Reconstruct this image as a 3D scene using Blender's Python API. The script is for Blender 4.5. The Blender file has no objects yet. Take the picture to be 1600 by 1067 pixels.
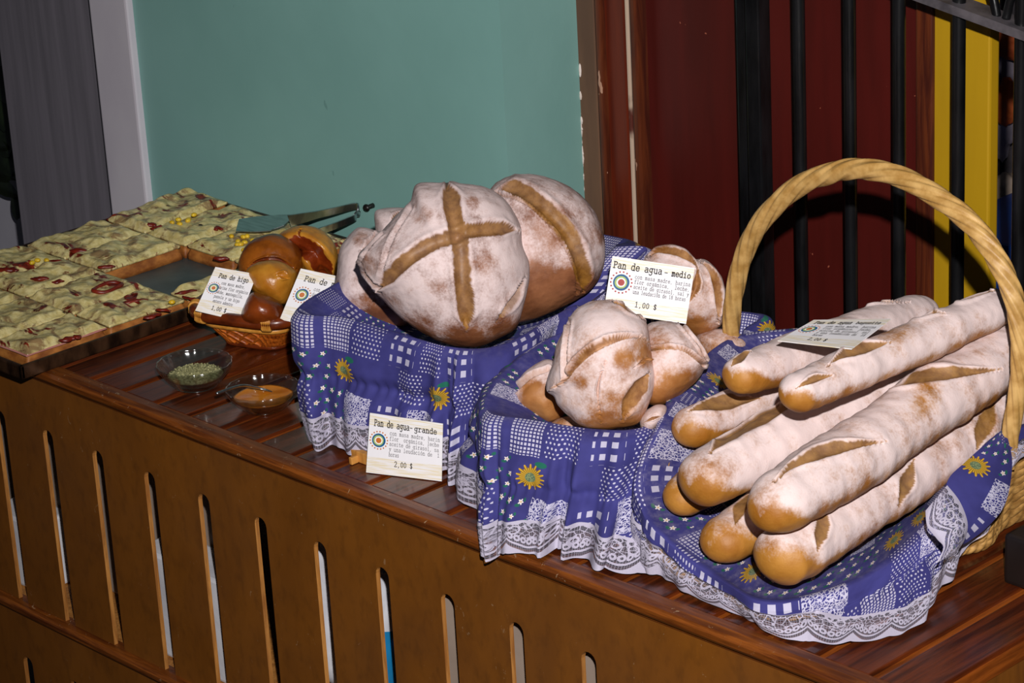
import bpy, bmesh, math, random
import numpy as np
from mathutils import Vector, Matrix, noise

random.seed(7)
rng = np.random.default_rng(7)
SC = bpy.context.scene
COL = SC.collection
T = 0.62                                   # height of the counter top
BASE = {}

# ------------------------------------------------------------------ camera
FPX = 4200.0
YAW, PITCH, ROLL = math.radians(-46.536), math.radians(20.626), math.radians(-3.18)
CP = np.array([1.9138, -1.7085, 1.7754])
_fw = np.array([math.sin(YAW)*math.cos(PITCH), math.cos(YAW)*math.cos(PITCH), -math.sin(PITCH)])
_r = np.array([math.cos(YAW), -math.sin(YAW), 0.0]); _u = np.cross(_r, _fw)
CR = math.cos(ROLL)*_r + math.sin(ROLL)*_u
CU = -math.sin(ROLL)*_r + math.cos(ROLL)*_u
CW = _fw
cam = bpy.data.cameras.new('camera'); cam_o = bpy.data.objects.new('camera', cam); COL.objects.link(cam_o)
cam.sensor_width = 36; cam.lens = FPX/1600*36; cam.clip_start = 0.05; cam.clip_end = 60
cam_o.matrix_world = Matrix(((CR[0], CU[0], -CW[0], CP[0]), (CR[1], CU[1], -CW[1], CP[1]),
                             (CR[2], CU[2], -CW[2], CP[2]), (0, 0, 0, 1)))
SC.camera = cam_o

def at(px, py, Y=None, Z=None, X=None):
    """a measured point of the place: where the sight line meets the plane y=Y, z=Z or x=X"""
    v = CR*(px-800) - CU*(py-533.5) + CW*FPX
    if Y is not None: t = (Y-CP[1])/v[1]
    elif Z is not None: t = (Z-CP[2])/v[2]
    else: t = (X-CP[0])/v[0]
    return CP + t*v
def onT(px, py, h=0.0): return at(px, py, Z=T+h)
def proj(P):
    d = np.asarray(P) - CP
    z = d @ CW
    return 800 + FPX*(d @ CR)/z, 533.5 - FPX*(d @ CU)/z, z

# ------------------------------------------------------------------ object helpers
def tag(o, label=None, cat=None, group=None, kind=None):
    if label: o['label'] = label
    if cat: o['category'] = cat
    if group: o['group'] = group
    if kind: o['kind'] = kind
    return o
def thing(name, loc, label, cat, group=None):
    o = bpy.data.objects.new(name, None); COL.objects.link(o)
    o.location = tuple(loc); o.empty_display_size = .03
    BASE[o.name] = np.array(loc, float)
    return tag(o, label, cat, group)
def mk(name, V, F, mat, parent=None, origin=None, smooth=True, uv=None, attrs=None, mi=None):
    """one mesh object out of world coordinates V and faces F"""
    V = np.asarray(V, float)
    if parent is not None: base = BASE[parent.name]
    elif origin is not None: base = np.array(origin, float)
    else: base = np.array([(V[:, 0].min()+V[:, 0].max())/2, (V[:, 1].min()+V[:, 1].max())/2, V[:, 2].min()])
    me = bpy.data.meshes.new(name)
    me.from_pydata((V-base).tolist(), [], [tuple(int(i) for i in f) for f in F])
    for m in (mat if isinstance(mat, (list, tuple)) else [mat]): me.materials.append(m)
    if smooth: me.polygons.foreach_set('use_smooth', [True]*len(me.polygons))
    if mi is not None: me.polygons.foreach_set('material_index', list(mi))
    if uv is not None:
        L = me.uv_layers.new(name='UVMap')
        li = np.empty(len(me.loops), int); me.loops.foreach_get('vertex_index', li)
        L.data.foreach_set('uv', np.asarray(uv, float)[li].ravel())
    for k, a in (attrs or {}).items():
        A = me.attributes.new(k, 'FLOAT', 'POINT'); A.data.foreach_set('value', np.asarray(a, float))
    me.update()
    o = bpy.data.objects.new(name, me); COL.objects.link(o)
    if parent is not None: o.parent = parent
    else: o.location = tuple(base)
    BASE[o.name] = base
    return o
def struct(name, V, F, mat, **k): return tag(mk(name, V, F, mat, **k), kind='structure')

class MB:
    """collects shapes into one mesh"""
    def __init__(s): s.V = []; s.F = []; s.M = []
    def add(s, V, F, m=0):
        n = len(s.V); s.V += [tuple(v) for v in V]; s.F += [tuple(i+n for i in f) for f in F]; s.M += [m]*len(F)
        return s
    def box(s, a, b, m=0, bev=0.0):
        (x0, y0, z0), (x1, y1, z1) = a, b
        if bev <= 0:
            V = [(x0,y0,z0),(x1,y0,z0),(x1,y1,z0),(x0,y1,z0),(x0,y0,z1),(x1,y0,z1),(x1,y1,z1),(x0,y1,z1)]
            return s.add(V, [(0,3,2,1),(4,5,6,7),(0,1,5,4),(1,2,6,5),(2,3,7,6),(3,0,4,7)], m)
        bm = bmesh.new(); bmesh.ops.create_cube(bm, size=1)
        bmesh.ops.scale(bm, vec=(x1-x0, y1-y0, z1-z0), verts=bm.verts)
        bmesh.ops.translate(bm, vec=((x0+x1)/2, (y0+y1)/2, (z0+z1)/2), verts=bm.verts)
        bmesh.ops.bevel(bm, geom=bm.edges[:], offset=bev, segments=2, affect='EDGES', profile=.6)
        bm.verts.index_update()
        s.add([v.co[:] for v in bm.verts], [[v.index for v in f.verts] for f in bm.faces], m); bm.free()
        return s
    def tube(s, pts, r, n=12, m=0, closed=False, cap=True, rfun=None):
        V, F = tube(pts, r, n, closed, cap, rfun); return s.add(V, F, m)
    def ball(s, c, rad, n=10, m=0, R=None):
        V, F = sphere(n, n*2); V = V*np.array(rad)
        if R is not None: V = V @ np.array(R).T
        return s.add(V+np.array(c), F, m)
    def make(s, name, mat, parent=None, smooth=True, origin=None):
        return mk(name, s.V, s.F, mat, parent, origin, smooth, mi=s.M if isinstance(mat, (list, tuple)) else None)

def grid_faces(nu, nv, closed_u=False, flip=False):
    F = []
    for j in range(nv-1):
        for i in range(nu if closed_u else nu-1):
            a = j*nu+i; b = j*nu+(i+1) % nu; c = (j+1)*nu+(i+1) % nu; d = (j+1)*nu+i
            F.append((a, d, c, b) if flip else (a, b, c, d))
    return F
def sphere(k, n):
    V = [(0, 0, -1)]
    for j in range(1, k):
        p = -math.pi/2+math.pi*j/k
        for i in range(n):
            a = 2*math.pi*i/n; V.append((math.cos(p)*math.cos(a), math.cos(p)*math.sin(a), math.sin(p)))
    V.append((0, 0, 1))
    F = [(0, 1+(i+1) % n, 1+i) for i in range(n)]
    for j in range(k-2):
        for i in range(n):
            a = 1+j*n+i; b = 1+j*n+(i+1) % n
            F.append((a, b, b+n, a+n))
    t = len(V)-1
    F += [(t, 1+(k-2)*n+i, 1+(k-2)*n+(i+1) % n) for i in range(n)]
    return np.array(V), F
def frames(P, closed):
    P = np.asarray(P, float)
    if closed: Tn = np.roll(P, -1, 0)-np.roll(P, 1, 0)
    else: Tn = np.gradient(P, axis=0)
    Tn /= np.linalg.norm(Tn, axis=1)[:, None]+1e-12
    ref = np.array([0, 0, 1.]) if np.abs(Tn[:, 2]).mean() < .8 else np.array([1., 0, 0])
    A = np.zeros_like(P); a = ref-Tn[0]*(ref @ Tn[0]); a /= np.linalg.norm(a)
    for i in range(len(P)):
        a = a-Tn[i]*(a @ Tn[i]); a /= np.linalg.norm(a)+1e-12; A[i] = a
    return P, Tn, A, np.cross(Tn, A)
def tube(pts, r, n=12, closed=False, cap=True, rfun=None):
    P, Tn, A, B = frames(pts, closed)
    K = len(P); R = np.broadcast_to(np.asarray(r, float), (K,))
    ph = np.arange(n)*2*math.pi/n
    V = []
    for i in range(K):
        rr = R[i]*(rfun(i/max(K-1, 1), ph) if rfun else np.ones(n))
        V.append(P[i]+np.outer(np.cos(ph)*rr, A[i])+np.outer(np.sin(ph)*rr, B[i]))
    V = np.concatenate(V)
    F = grid_faces(n, K, True)
    if closed: F += [((K-1)*n+i, (K-1)*n+(i+1) % n, (i+1) % n, i) for i in range(n)]
    elif cap: F += [tuple(range(n))[::-1], tuple((K-1)*n+i for i in range(n))]
    return V, F
def catmull(pts, n, closed=False):
    P = np.asarray(pts, float); K = len(P); out = []
    segs = K if closed else K-1
    for t in np.linspace(0, segs, n, endpoint=not closed):
        i = min(int(t), segs-1); f = t-i
        if closed: a, b, c, d = P[(i-1) % K], P[i % K], P[(i+1) % K], P[(i+2) % K]
        else: a, b, c, d = P[max(i-1, 0)], P[i], P[i+1], P[min(i+2, K-1)]
        out.append(.5*((2*b)+(c-a)*f+(2*a-5*b+4*c-d)*f*f+(3*b-a-3*c+d)*f**3))
    return np.array(out)
def lathe(prof, c, n=48, wob=None):
    V = []
    for (r, z) in prof:
        for i in range(n):
            a = 2*math.pi*i/n; q = r*(wob(a, z) if wob else 1)
            V.append((c[0]+q*math.cos(a), c[1]+q*math.sin(a), c[2]+z))
    return V, grid_faces(n, len(prof), True)
def nz(p, s=1.0, o=0.0): return noise.noise(Vector((p[0]*s+o, p[1]*s+o*.7, p[2]*s-o*.3)))
def nzv(P, s, o=0.0): return np.array([nz(p, s, o) for p in P])
def sstep(a, b, x): t = np.clip((x-a)/(b-a), 0, 1); return t*t*(3-2*t)

# ------------------------------------------------------------------ node helper
class NT:
    def __init__(s, name):
        s.m = bpy.data.materials.new(name); s.m.use_nodes = True
        s.t = s.m.node_tree; s.t.nodes.clear()
        s.out = s.t.nodes.new('ShaderNodeOutputMaterial')
    def n(s, typ, **kw):
        nd = s.t.nodes.new(typ)
        for k, v in kw.items(): setattr(nd, k, v)
        return nd
    def inp(s, sock, v):
        if isinstance(v, bpy.types.NodeSocket): s.t.links.new(v, sock)
        elif isinstance(v, (tuple, list)) and len(v) == 3 and sock.type == 'RGBA': sock.default_value = (*v, 1)
        else: sock.default_value = v
    def math(s, op, a, b=None, c=None, clamp=False):
        nd = s.n('ShaderNodeMath', operation=op, use_clamp=clamp)
        for i, x in enumerate((a, b, c)):
            if x is not None: s.inp(nd.inputs[i], x)
        return nd.outputs[0]
    def add(s, a, b): return s.math('ADD', a, b)
    def sub(s, a, b): return s.math('SUBTRACT', a, b)
    def mul(s, a, b): return s.math('MULTIPLY', a, b)
    def lt(s, a, b): return s.math('LESS_THAN', a, b)
    def gt(s, a, b): return s.math('GREATER_THAN', a, b)
    def mx(s, a, b): return s.math('MAXIMUM', a, b)
    def mn(s, a, b): return s.math('MINIMUM', a, b)
    def step(s, x, a, b, lo=0.0, hi=1.0):
        nd = s.n('ShaderNodeMapRange', interpolation_type='SMOOTHSTEP')
        for i, v in enumerate((x, a, b, lo, hi)): s.inp(nd.inputs[i], v)
        return nd.outputs[0]
    def mix(s, f, a, b, typ='MIX'):
        nd = s.n('ShaderNodeMix', data_type='RGBA', blend_type=typ)
        s.inp(nd.inputs[0], f); s.inp(nd.inputs[6], a); s.inp(nd.inputs[7], b)
        return nd.outputs[2]
    def coord(s, k='Object'): return s.n('ShaderNodeTexCoord').outputs[k]
    def place(s):
        """object coordinates shifted by where the object stands, so copies differ"""
        v = s.n('ShaderNodeVectorMath', operation='ADD')
        s.inp(v.inputs[0], s.coord()); s.inp(v.inputs[1], s.n('ShaderNodeObjectInfo').outputs['Location'])
        return v.outputs[0]
    def sc(s, v, k):
        nd = s.n('ShaderNodeVectorMath', operation='MULTIPLY'); s.inp(nd.inputs[0], v); nd.inputs[1].default_value = k
        return nd.outputs[0]
    def xyz(s, v):
        nd = s.n('ShaderNodeSeparateXYZ'); s.inp(nd.inputs[0], v); return nd.outputs
    def vec(s, x, y, z=0.0):
        nd = s.n('ShaderNodeCombineXYZ')
        for i, q in enumerate((x, y, z)): s.inp(nd.inputs[i], q)
        return nd.outputs[0]
    def noise(s, v, scale, detail=4, rough=.55, dist=0.0):
        nd = s.n('ShaderNodeTexNoise'); s.inp(nd.inputs['Vector'], v)
        nd.inputs['Scale'].default_value = scale; nd.inputs['Detail'].default_value = detail
        nd.inputs['Roughness'].default_value = rough; nd.inputs['Distortion'].default_value = dist
        return nd.outputs['Fac']
    def voro(s, v, scale, feature='F1', out='Distance'):
        nd = s.n('ShaderNodeTexVoronoi', feature=feature); s.inp(nd.inputs['Vector'], v); nd.inputs['Scale'].default_value = scale
        return nd.outputs[out]
    def white(s, v, dim='2D'):
        nd = s.n('ShaderNodeTexWhiteNoise', noise_dimensions=dim); s.inp(nd.inputs['Vector'], v); return nd.outputs['Value']
    def attr(s, k): return s.n('ShaderNodeAttribute', attribute_name=k).outputs['Fac']
    def bump(s, h, dist=.001, strength=1.0):
        nd = s.n('ShaderNodeBump'); nd.inputs['Distance'].default_value = dist; nd.inputs['Strength'].default_value = strength
        s.inp(nd.inputs['Height'], h); return nd.outputs[0]
    def bsdf(s, col, rough=.5, normal=None, **kw):
        nd = s.n('ShaderNodeBsdfPrincipled'); s.inp(nd.inputs['Base Color'], col); s.inp(nd.inputs['Roughness'], rough)
        if normal is not None: s.inp(nd.inputs['Normal'], normal)
        for k, v in kw.items(): s.inp(nd.inputs[k.replace('_', ' ')], v)
        return nd.outputs[0]
    def done(s, sh): s.t.links.new(sh, s.out.inputs[0]); return s.m
def rgb(r, g, b):
    f = lambda c: ((c/255+.055)/1.055)**2.4 if c > 10 else c/255/12.92
    return (f(r), f(g), f(b))

def simple(name, c1, c2, rough=.5, scale=20, stretch=(1, 1, 1), bump=0.0, lo=.3, hi=.7, **kw):
    t = NT(name); v = t.sc(t.place(), stretch); f = t.noise(v, scale)
    nrm = t.bump(f, bump) if bump else None
    return t.done(t.bsdf(t.mix(t.step(f, lo, hi), c1, c2), rough, nrm, **kw))

def wood(name, dark, light, rough, grain, scale=14, wear=0.0, coat=0.0):
    t = NT(name); p = t.place()
    g = t.noise(t.sc(p, grain), scale, 6, .6, .6); g2 = t.noise(p, 5, 3); g3 = t.noise(t.sc(p, tuple(k*3 for k in grain)), scale*2.2, 3)
    c = t.mix(t.step(g, .3, .72), dark, light)
    c = t.mix(t.mul(t.step(g3, .45, .75), .35), c, tuple(q*.45 for q in dark))
    c = t.mix(t.mul(t.step(g2, .5, .8), .35), c, tuple(q*.6 for q in dark))
    if wear:
        w = t.mul(t.gt(t.noise(t.sc(p, (1, 1, .6)), 60, 5, .7, 1.5), .655 if wear > .4 else .68), wear)
        c = t.mix(w, c, rgb(190, 165, 130))
    return t.done(t.bsdf(c, t.step(g2, .3, .8, rough, rough+.15), t.bump(g, .0006, .4), Coat_Weight=coat, Coat_Roughness=.12))

M = {}
M['plank'] = wood('varnished_plank', rgb(52, 18, 6), rgb(106, 46, 16), .26, (9, .55, 9), 12, 0, .22)
M['batten'] = wood('orange_batten', rgb(105, 50, 14), rgb(158, 82, 26), .3, (9, .6, 9), 12)
M['moulding'] = wood('worn_moulding', rgb(78, 34, 9), rgb(140, 76, 24), .32, (.6, 9, 9), 14, .5)
M['panel'] = wood('brown_panel', rgb(106, 60, 10), rgb(122, 71, 14), .5, (1.5, 6, .8), 7, .2)
M['edge'] = wood('raw_plywood_edge', rgb(150, 92, 36), rgb(205, 142, 70), .6, (8, 8, .6), 16)
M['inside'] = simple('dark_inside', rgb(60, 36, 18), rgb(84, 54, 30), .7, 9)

t = NT('teal_paint'); p = t.place()
a = t.noise(p, 2.5, 4); b = t.noise(p, 26, 4)
c = t.mix(t.step(a, .3, .7), rgb(124, 170, 163), rgb(134, 180, 173))
c = t.mix(t.mul(t.gt(t.noise(t.sc(p, (1, 1, .5)), 17, 4, .7), .70), .35), c, rgb(70, 110, 108))
M['teal'] = t.done(t.bsdf(c, .55, t.bump(b, .0012, .35)))
M['white_wall'] = simple('white_plaster', rgb(196, 190, 200), rgb(210, 205, 212), .8, 6, (1, 1, .6), .0008)
M['grey_wall'] = simple('grey_board', rgb(108, 104, 112), rgb(126, 121, 130), .7, 7, (6, 6, .35), .0004)
M['far_wall'] = simple('pale_wall', rgb(176, 174, 186), rgb(190, 188, 198), .8, 5)

t = NT('red_door_paint'); p = t.place()
a = t.noise(t.sc(p, (5, 5, .6)), 6, 4)
c = t.mix(t.step(a, .3, .7), rgb(68, 15, 10), rgb(80, 18, 13))
c = t.mix(t.mul(t.gt(t.noise(p, 55, 3, .6), .74), .7), c, rgb(170, 95, 70))
M['red'] = t.done(t.bsdf(c, .42, t.bump(a, .0005, .4)))
t = NT('worn_door_frame'); p = t.place()
a = t.noise(t.sc(p, (8, 8, .7)), 8, 5, .6, .8)
c = t.mix(t.step(a, .35, .7), rgb(62, 22, 12), rgb(100, 46, 20))
c = t.mix(t.mul(t.gt(t.noise(t.sc(p, (1, 1, .35)), 30, 4, .65), .70), .8), c, rgb(196, 150, 125))
M['frame'] = t.done(t.bsdf(c, .4, t.bump(a, .001, .5)))
M['frame_red'] = simple('red_brown_jamb', rgb(72, 22, 12), rgb(102, 36, 16), .35, 9, (7, 7, .5))
M['frame_brown'] = simple('grey_brown_paint', rgb(92, 64, 48), rgb(108, 76, 56), .5, 8, (5, 5, .6))
M['chip'] = simple('bare_plaster', rgb(205, 190, 180), rgb(225, 212, 205), .8, 40)
M['crack'] = simple('cracked_paint_line', rgb(88, 34, 22), rgb(196, 170, 148), .7, 16, (1, 1, .8), 0, .36, .48)
M['yellow'] = simple('yellow_paint', rgb(166, 128, 10), rgb(180, 140, 14), .5, 5, (3, 3, .5))
M['iron'] = simple('black_gloss_iron', rgb(8, 8, 9), rgb(22, 22, 24), .28, 45, (1, 1, .25), .0012)
M['grey_iron'] = simple('grey_dusty_iron', rgb(58, 54, 58), rgb(92, 86, 90), .6, 40)
M['floor'] = simple('dark_floor', rgb(48, 44, 42), rgb(66, 60, 56), .7, 6)
M['night'] = simple('night_street', rgb(14, 13, 15), rgb(24, 22, 24), .9, 3)
M['steel'] = simple('steel', rgb(176, 182, 184), rgb(206, 210, 212), .3, 30, (1, 6, 1), 0, Metallic=1.0)
M['steel_dull'] = simple('tray_floor_steel', rgb(84, 96, 100), rgb(112, 124, 126), .45, 14, (1, 1, 1), 0, Metallic=.6)
M['tray'] = simple('burnt_tray_steel', rgb(36, 22, 14), rgb(88, 60, 40), .35, 26, (2, 2, 1), .0006, Metallic=.55)
M['black'] = simple('black_paint', rgb(16, 12, 11), rgb(28, 20, 17), .4, 12)
M['leaf'] = simple('dark_leaf', rgb(18, 26, 16), rgb(34, 46, 26), .4, 30)
M['stem'] = simple('brown_stem', rgb(46, 34, 20), rgb(64, 48, 28), .6, 30)

# bread -------------------------------------------------------------
def bread_mat(name, crust1, crust2, score1, score2, flour=rgb(228, 208, 206), fine=1.0, gloss=.55):
    t = NT(name); p = t.place()
    big = t.noise(p, 22, 4, .6); mid = t.noise(p, 75, 5, .65); tiny = t.noise(p, 420, 3, .6)
    crust = t.mix(t.step(big, .3, .7), crust1, crust2)
    crust = t.mix(t.mul(t.step(mid, .5, .8), .35), crust, tuple(q*.62 for q in crust1))
    sc = t.attr('score'); fl = t.attr('flour')
    score = t.mix(t.step(mid, .3, .7), score1, score2)
    k = t.add(fl, t.add(t.mul(t.sub(mid, .5), .95), t.add(t.mul(t.sub(big, .5), 1.15), t.mul(t.sub(tiny, .5), .55*fine))))
    k = t.mul(t.step(k, .12, .92), t.step(sc, 0, .9, .94, .08))
    base = t.mix(t.step(sc, .35, .65), crust, score)
    col = t.mix(k, base, flour)
    h = t.add(t.mul(mid, .6), t.mul(tiny, .5))
    return t.done(t.bsdf(col, t.step(k, 0, 1, gloss, .9), t.bump(h, .0011, .45)))
M['boule'] = bread_mat('floured_boule', rgb(112, 64, 36), rgb(158, 102, 66), rgb(112, 70, 18), rgb(152, 104, 36))
M['medio'] = bread_mat('floured_medium_loaf', rgb(150, 92, 40), rgb(186, 130, 76), rgb(126, 76, 22), rgb(172, 118, 50))
M['baguette'] = bread_mat('floured_baguette', rgb(152, 94, 24), rgb(182, 126, 50), rgb(116, 74, 16), rgb(152, 106, 30))
M['bun'] = bread_mat('glazed_bun', rgb(92, 40, 6), rgb(158, 86, 20), rgb(94, 38, 10), rgb(120, 50, 14), gloss=.28)
M['bun_dark'] = bread_mat('dark_glazed_bun', rgb(92, 36, 10), rgb(134, 60, 16), rgb(80, 30, 8), rgb(112, 46, 14), gloss=.26)
M['bun_pale'] = bread_mat('golden_bun', rgb(170, 104, 26), rgb(204, 142, 48), rgb(104, 34, 8), rgb(134, 52, 14), gloss=.3)

# cloth -------------------------------------------------------------
def fabric():
    t = NT('patchwork_cotton'); uv = t.n('ShaderNodeUVMap').outputs[0]
    x, y, _ = t.xyz(uv)
    fr = lambda a: t.math('FRACT', a); fl = lambda a: t.math('FLOOR', a)
    row = fl(y); x = t.add(x, t.mul(t.white(t.vec(row, 3.3)), 3.7))
    col = fl(x); cell = t.vec(col, row)
    r = t.white(cell); r2 = t.white(t.vec(t.add(col, 17.3), row))
    lx, ly = fr(x), fr(y)
    inset = t.mul(t.mul(t.gt(lx, t.mul(r2, .22)), t.lt(lx, t.sub(1.0, t.mul(r, .12)))), t.mul(t.gt(ly, .03), t.lt(ly, .97)))
    between = lambda a, b: t.mul(t.gt(r, a), t.lt(r, b))
    def cellpat(k, lo): return t.mul(t.gt(fr(t.mul(lx, k)), lo), t.gt(fr(t.mul(ly, k)), lo))
    gingham = cellpat(11.0, .38)
    check = t.mul(cellpat(3.6, .48), .92)
    wv = t.noise(uv, 9.0, 2); vor = t.voro(t.vec(t.add(x, t.mul(wv, .1)), t.sub(y, t.mul(wv, .1))), 16.0, 'DISTANCE_TO_EDGE')
    crackle = t.step(vor, .15, .08)
    def dots(k, rad):
        u = t.mul(lx, k); v = t.mul(ly, k); u = t.add(u, t.mul(t.math('MODULO', fl(v), 2.0), .5))
        a = t.sub(fr(u), .5); b = t.sub(fr(v), .5)
        return t.lt(t.add(t.mul(a, a), t.mul(b, b)), rad*rad)
    dot = dots(9.5, .23)
    white = t.add(t.add(t.mul(between(0, .13), gingham), t.mul(between(.13, .25), check)),
                  t.add(t.mul(between(.25, .43), crackle), t.mul(between(.43, .57), dot)))
    white = t.mul(white, inset)
    # sprigs: small white flowers with green leaves
    fu = t.mul(lx, 3.0); fv = t.mul(ly, 3.0); fu = t.add(fu, t.mul(t.math('MODULO', fl(fv), 2.0), .5))
    ci = t.vec(t.add(fl(fu), t.mul(col, 7.0)), t.add(fl(fv), t.mul(row, 5.0)))
    jx = t.mul(t.sub(t.white(ci), .5), .35)
    a = t.sub(t.sub(fr(fu), .5), jx); b = t.sub(fr(fv), .5)
    ang = t.math('ARCTAN2', b, a); rad = t.math('SQRT', t.add(t.mul(a, a), t.mul(b, b)))
    flower = t.lt(rad, t.add(.15, t.mul(t.math('COSINE', t.mul(ang, 5.0)), .05)))
    heart = t.lt(rad, .05)
    a2 = t.add(a, .18); b2 = t.sub(b, .22)
    leaf = t.lt(t.add(t.mul(t.mul(a2, a2), 1.2), t.mul(t.mul(b2, b2), 3.2)), .035)
    a3 = t.sub(a, .24); b3 = t.add(b, .18)
    leaf = t.mx(leaf, t.lt(t.add(t.mul(t.mul(a3, a3), 3.0), t.mul(t.mul(b3, b3), 1.2)), .022))
    sprig = between(.57, .80)
    # sunflower
    a = t.sub(lx, .5); b = t.sub(ly, .52)
    ang = t.math('ARCTAN2', b, a); rad = t.math('SQRT', t.add(t.mul(a, a), t.mul(b, b)))
    pet = t.mul(t.lt(rad, t.add(.30, t.mul(t.math('COSINE', t.mul(ang, 15.0)), .055))), between(.80, .91))
    eye = t.mul(t.lt(rad, .13), between(.80, .91))
    ray = t.math('COSINE', t.mul(ang, 30.0))
    a4 = t.sub(lx, .72); b4 = t.sub(ly, .14)
    bigleaf = t.mul(t.lt(t.add(t.mul(t.mul(a4, a4), 1.0), t.mul(t.mul(b4, b4), 4.0)), .024), between(.80, .91))
    n = t.noise(uv, 1.1, 3); weave = t.noise(uv, 160, 2)
    base = t.mix(t.step(n, .3, .7), rgb(44, 42, 106), rgb(58, 57, 128))
    c = t.mix(t.math('MINIMUM', white, 1.0), base, rgb(192, 188, 210))
    c = t.mix(t.mul(leaf, sprig), c, rgb(18, 92, 78))
    c = t.mix(t.mul(flower, sprig), c, rgb(226, 216, 214)); c = t.mix(t.mul(heart, sprig), c, rgb(196, 150, 60))
    c = t.mix(bigleaf, c, rgb(14, 100, 80))
    c = t.mix(pet, c, t.mix(t.step(ray, -.6, .6), rgb(120, 88, 14), rgb(204, 160, 36)))
    c = t.mix(eye, c, t.mix(t.step(t.noise(uv, 30, 2), .4, .6), rgb(70, 92, 70), rgb(126, 140, 96)))
    fz = t.attr('flour')   # flour fallen from the loaves
    c = t.mix(t.mul(fz, t.step(t.noise(uv, 4, 5, .7), .4, .75)), c, rgb(222, 212, 216))
    return t.done(t.bsdf(c, .85, t.bump(weave, .0004, .5)))
M['cloth'] = fabric()
def lace():
    t = NT('white_lace'); uv = t.n('ShaderNodeUVMap').outputs[0]; x, y, _ = t.xyz(uv)     # x in scallops, y 0 top .. 1 edge
    fr = lambda a: t.math('FRACT', a)
    sx = t.math('ABSOLUTE', t.sub(fr(x), .5)); arch = t.mul(t.mul(sx, sx), 1.15)          # curve of the scallop
    e = t.add(y, arch)
    edge = t.gt(e, .93)
    zig = t.mul(t.gt(e, .76), t.lt(e, .82))
    a = t.sub(fr(t.mul(x, 7.0)), .5); b = t.mul(t.sub(e, .62), 5.2)
    d2 = t.add(t.mul(a, a), t.mul(b, b))
    bead = t.mul(t.lt(d2, .24), t.gt(d2, .035))
    v1 = t.voro(t.vec(t.mul(x, 1.0), t.mul(y, 1.25)), 7.0, 'DISTANCE_TO_EDGE')
    flo = t.mul(t.lt(v1, .055), t.lt(e, .55))
    v2 = t.voro(t.vec(x, y), 3.0, 'F1'); rose = t.mul(t.lt(t.math('ABSOLUTE', t.sub(v2, .34)), .06), t.lt(e, .6))
    top = t.lt(t.add(y, t.mul(t.math('SINE', t.mul(x, 25.0)), .03)), .10)
    solid = t.mx(t.mx(edge, zig), t.mx(t.mx(bead, flo), t.mx(rose, top)))
    net = t.mul(t.mx(t.gt(fr(t.mul(x, 22.0)), .72), t.gt(fr(t.mul(y, 22.0)), .72)), .42)
    al = t.math('MAXIMUM', solid, t.mx(net, .07))
    tr = t.n('ShaderNodeBsdfTransparent').outputs[0]
    bs = t.bsdf(t.mix(t.noise(uv, 40), rgb(162, 156, 178), rgb(192, 186, 202)), .85)
    mxs = t.n('ShaderNodeMixShader'); t.inp(mxs.inputs[0], al); t.inp(mxs.inputs[1], tr); t.inp(mxs.inputs[2], bs)
    return t.done(mxs.outputs[0])
M['lace'] = lace()
M['rope'] = simple('straw_rope', rgb(132, 92, 40), rgb(196, 150, 84), .6, 60, (1, 1, 3), .0008)
M['handle'] = simple('pale_straw', rgb(166, 124, 62), rgb(202, 162, 98), .5, 60, (1, 1, 1), .0006)
M['cane'] = simple('orange_cane', rgb(128, 56, 12), rgb(196, 104, 30), .32, 70, (1, 1, 3), .0006)
M['cane_dark'] = simple('dark_cane_rim', rgb(72, 26, 8), rgb(116, 48, 14), .3, 40, (1, 1, 2), .0006)
M['cane_gold'] = simple('gold_cane_binding', rgb(176, 110, 34), rgb(224, 160, 70), .4, 70)
M['clip'] = simple('pale_wood', rgb(172, 112, 44), rgb(206, 146, 70), .55, 40, (4, 1, 1))

# food
t = NT('melted_cheese'); p = t.place()
a = t.noise(p, 34, 5, .65, .6); b = t.noise(p, 120, 4, .6); d = t.noise(t.sc(p, (1, 1.6, 1)), 19, 4, .6, .8)
c = t.mix(t.step(b, .3, .7), rgb(200, 180, 112), rgb(230, 214, 154))
c = t.mix(t.step(a, .50, .62), c, rgb(150, 122, 82))
c = t.mix(t.step(d, .575, .63), c, t.mix(t.step(b, .35, .65), rgb(74, 18, 8), rgb(136, 40, 20)))
c = t.mix(t.step(t.noise(p, 27, 4, .6), .665, .70), c, rgb(52, 36, 24))
M['cheese'] = t.done(t.bsdf(c, .3, t.bump(t.add(a, b), .0025, .5)))
M['crust'] = simple('pizza_crust', rgb(124, 66, 20), rgb(184, 118, 52), .6, 40, (1, 1, 2), .001)
M['tomato'] = simple('cooked_tomato', rgb(84, 14, 6), rgb(128, 34, 14), .4, 60)
M['corn'] = simple('sweetcorn', rgb(206, 160, 20), rgb(232, 196, 50), .3, 80)
M['ham'] = simple('pink_ham', rgb(176, 110, 104), rgb(200, 136, 124), .4, 40)
M['herb'] = simple('dried_oregano', rgb(120, 118, 76), rgb(176, 172, 124), .8, 300, (1, 1, 1), 0, .4, .6)
M['sauce'] = simple('orange_sauce', rgb(188, 104, 20), rgb(212, 132, 36), .15, 30)
t = NT('clear_glass')
lw_ = t.n('ShaderNodeLayerWeight'); lw_.inputs['Blend'].default_value = .5
tr_ = t.n('ShaderNodeBsdfTransparent'); tr_.inputs[0].default_value = (.86, .88, .87, 1)
gl_ = t.n('ShaderNodeBsdfGlossy'); gl_.inputs['Roughness'].default_value = .12; gl_.inputs['Color'].default_value = (.95, .95, .95, 1)
mx_ = t.n('ShaderNodeMixShader'); t.inp(mx_.inputs[0], t.add(.10, t.mul(t.math('POWER', lw_.outputs['Facing'], 2.2), .75))); t.inp(mx_.inputs[1], tr_.outputs[0]); t.inp(mx_.inputs[2], gl_.outputs[0])
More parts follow.
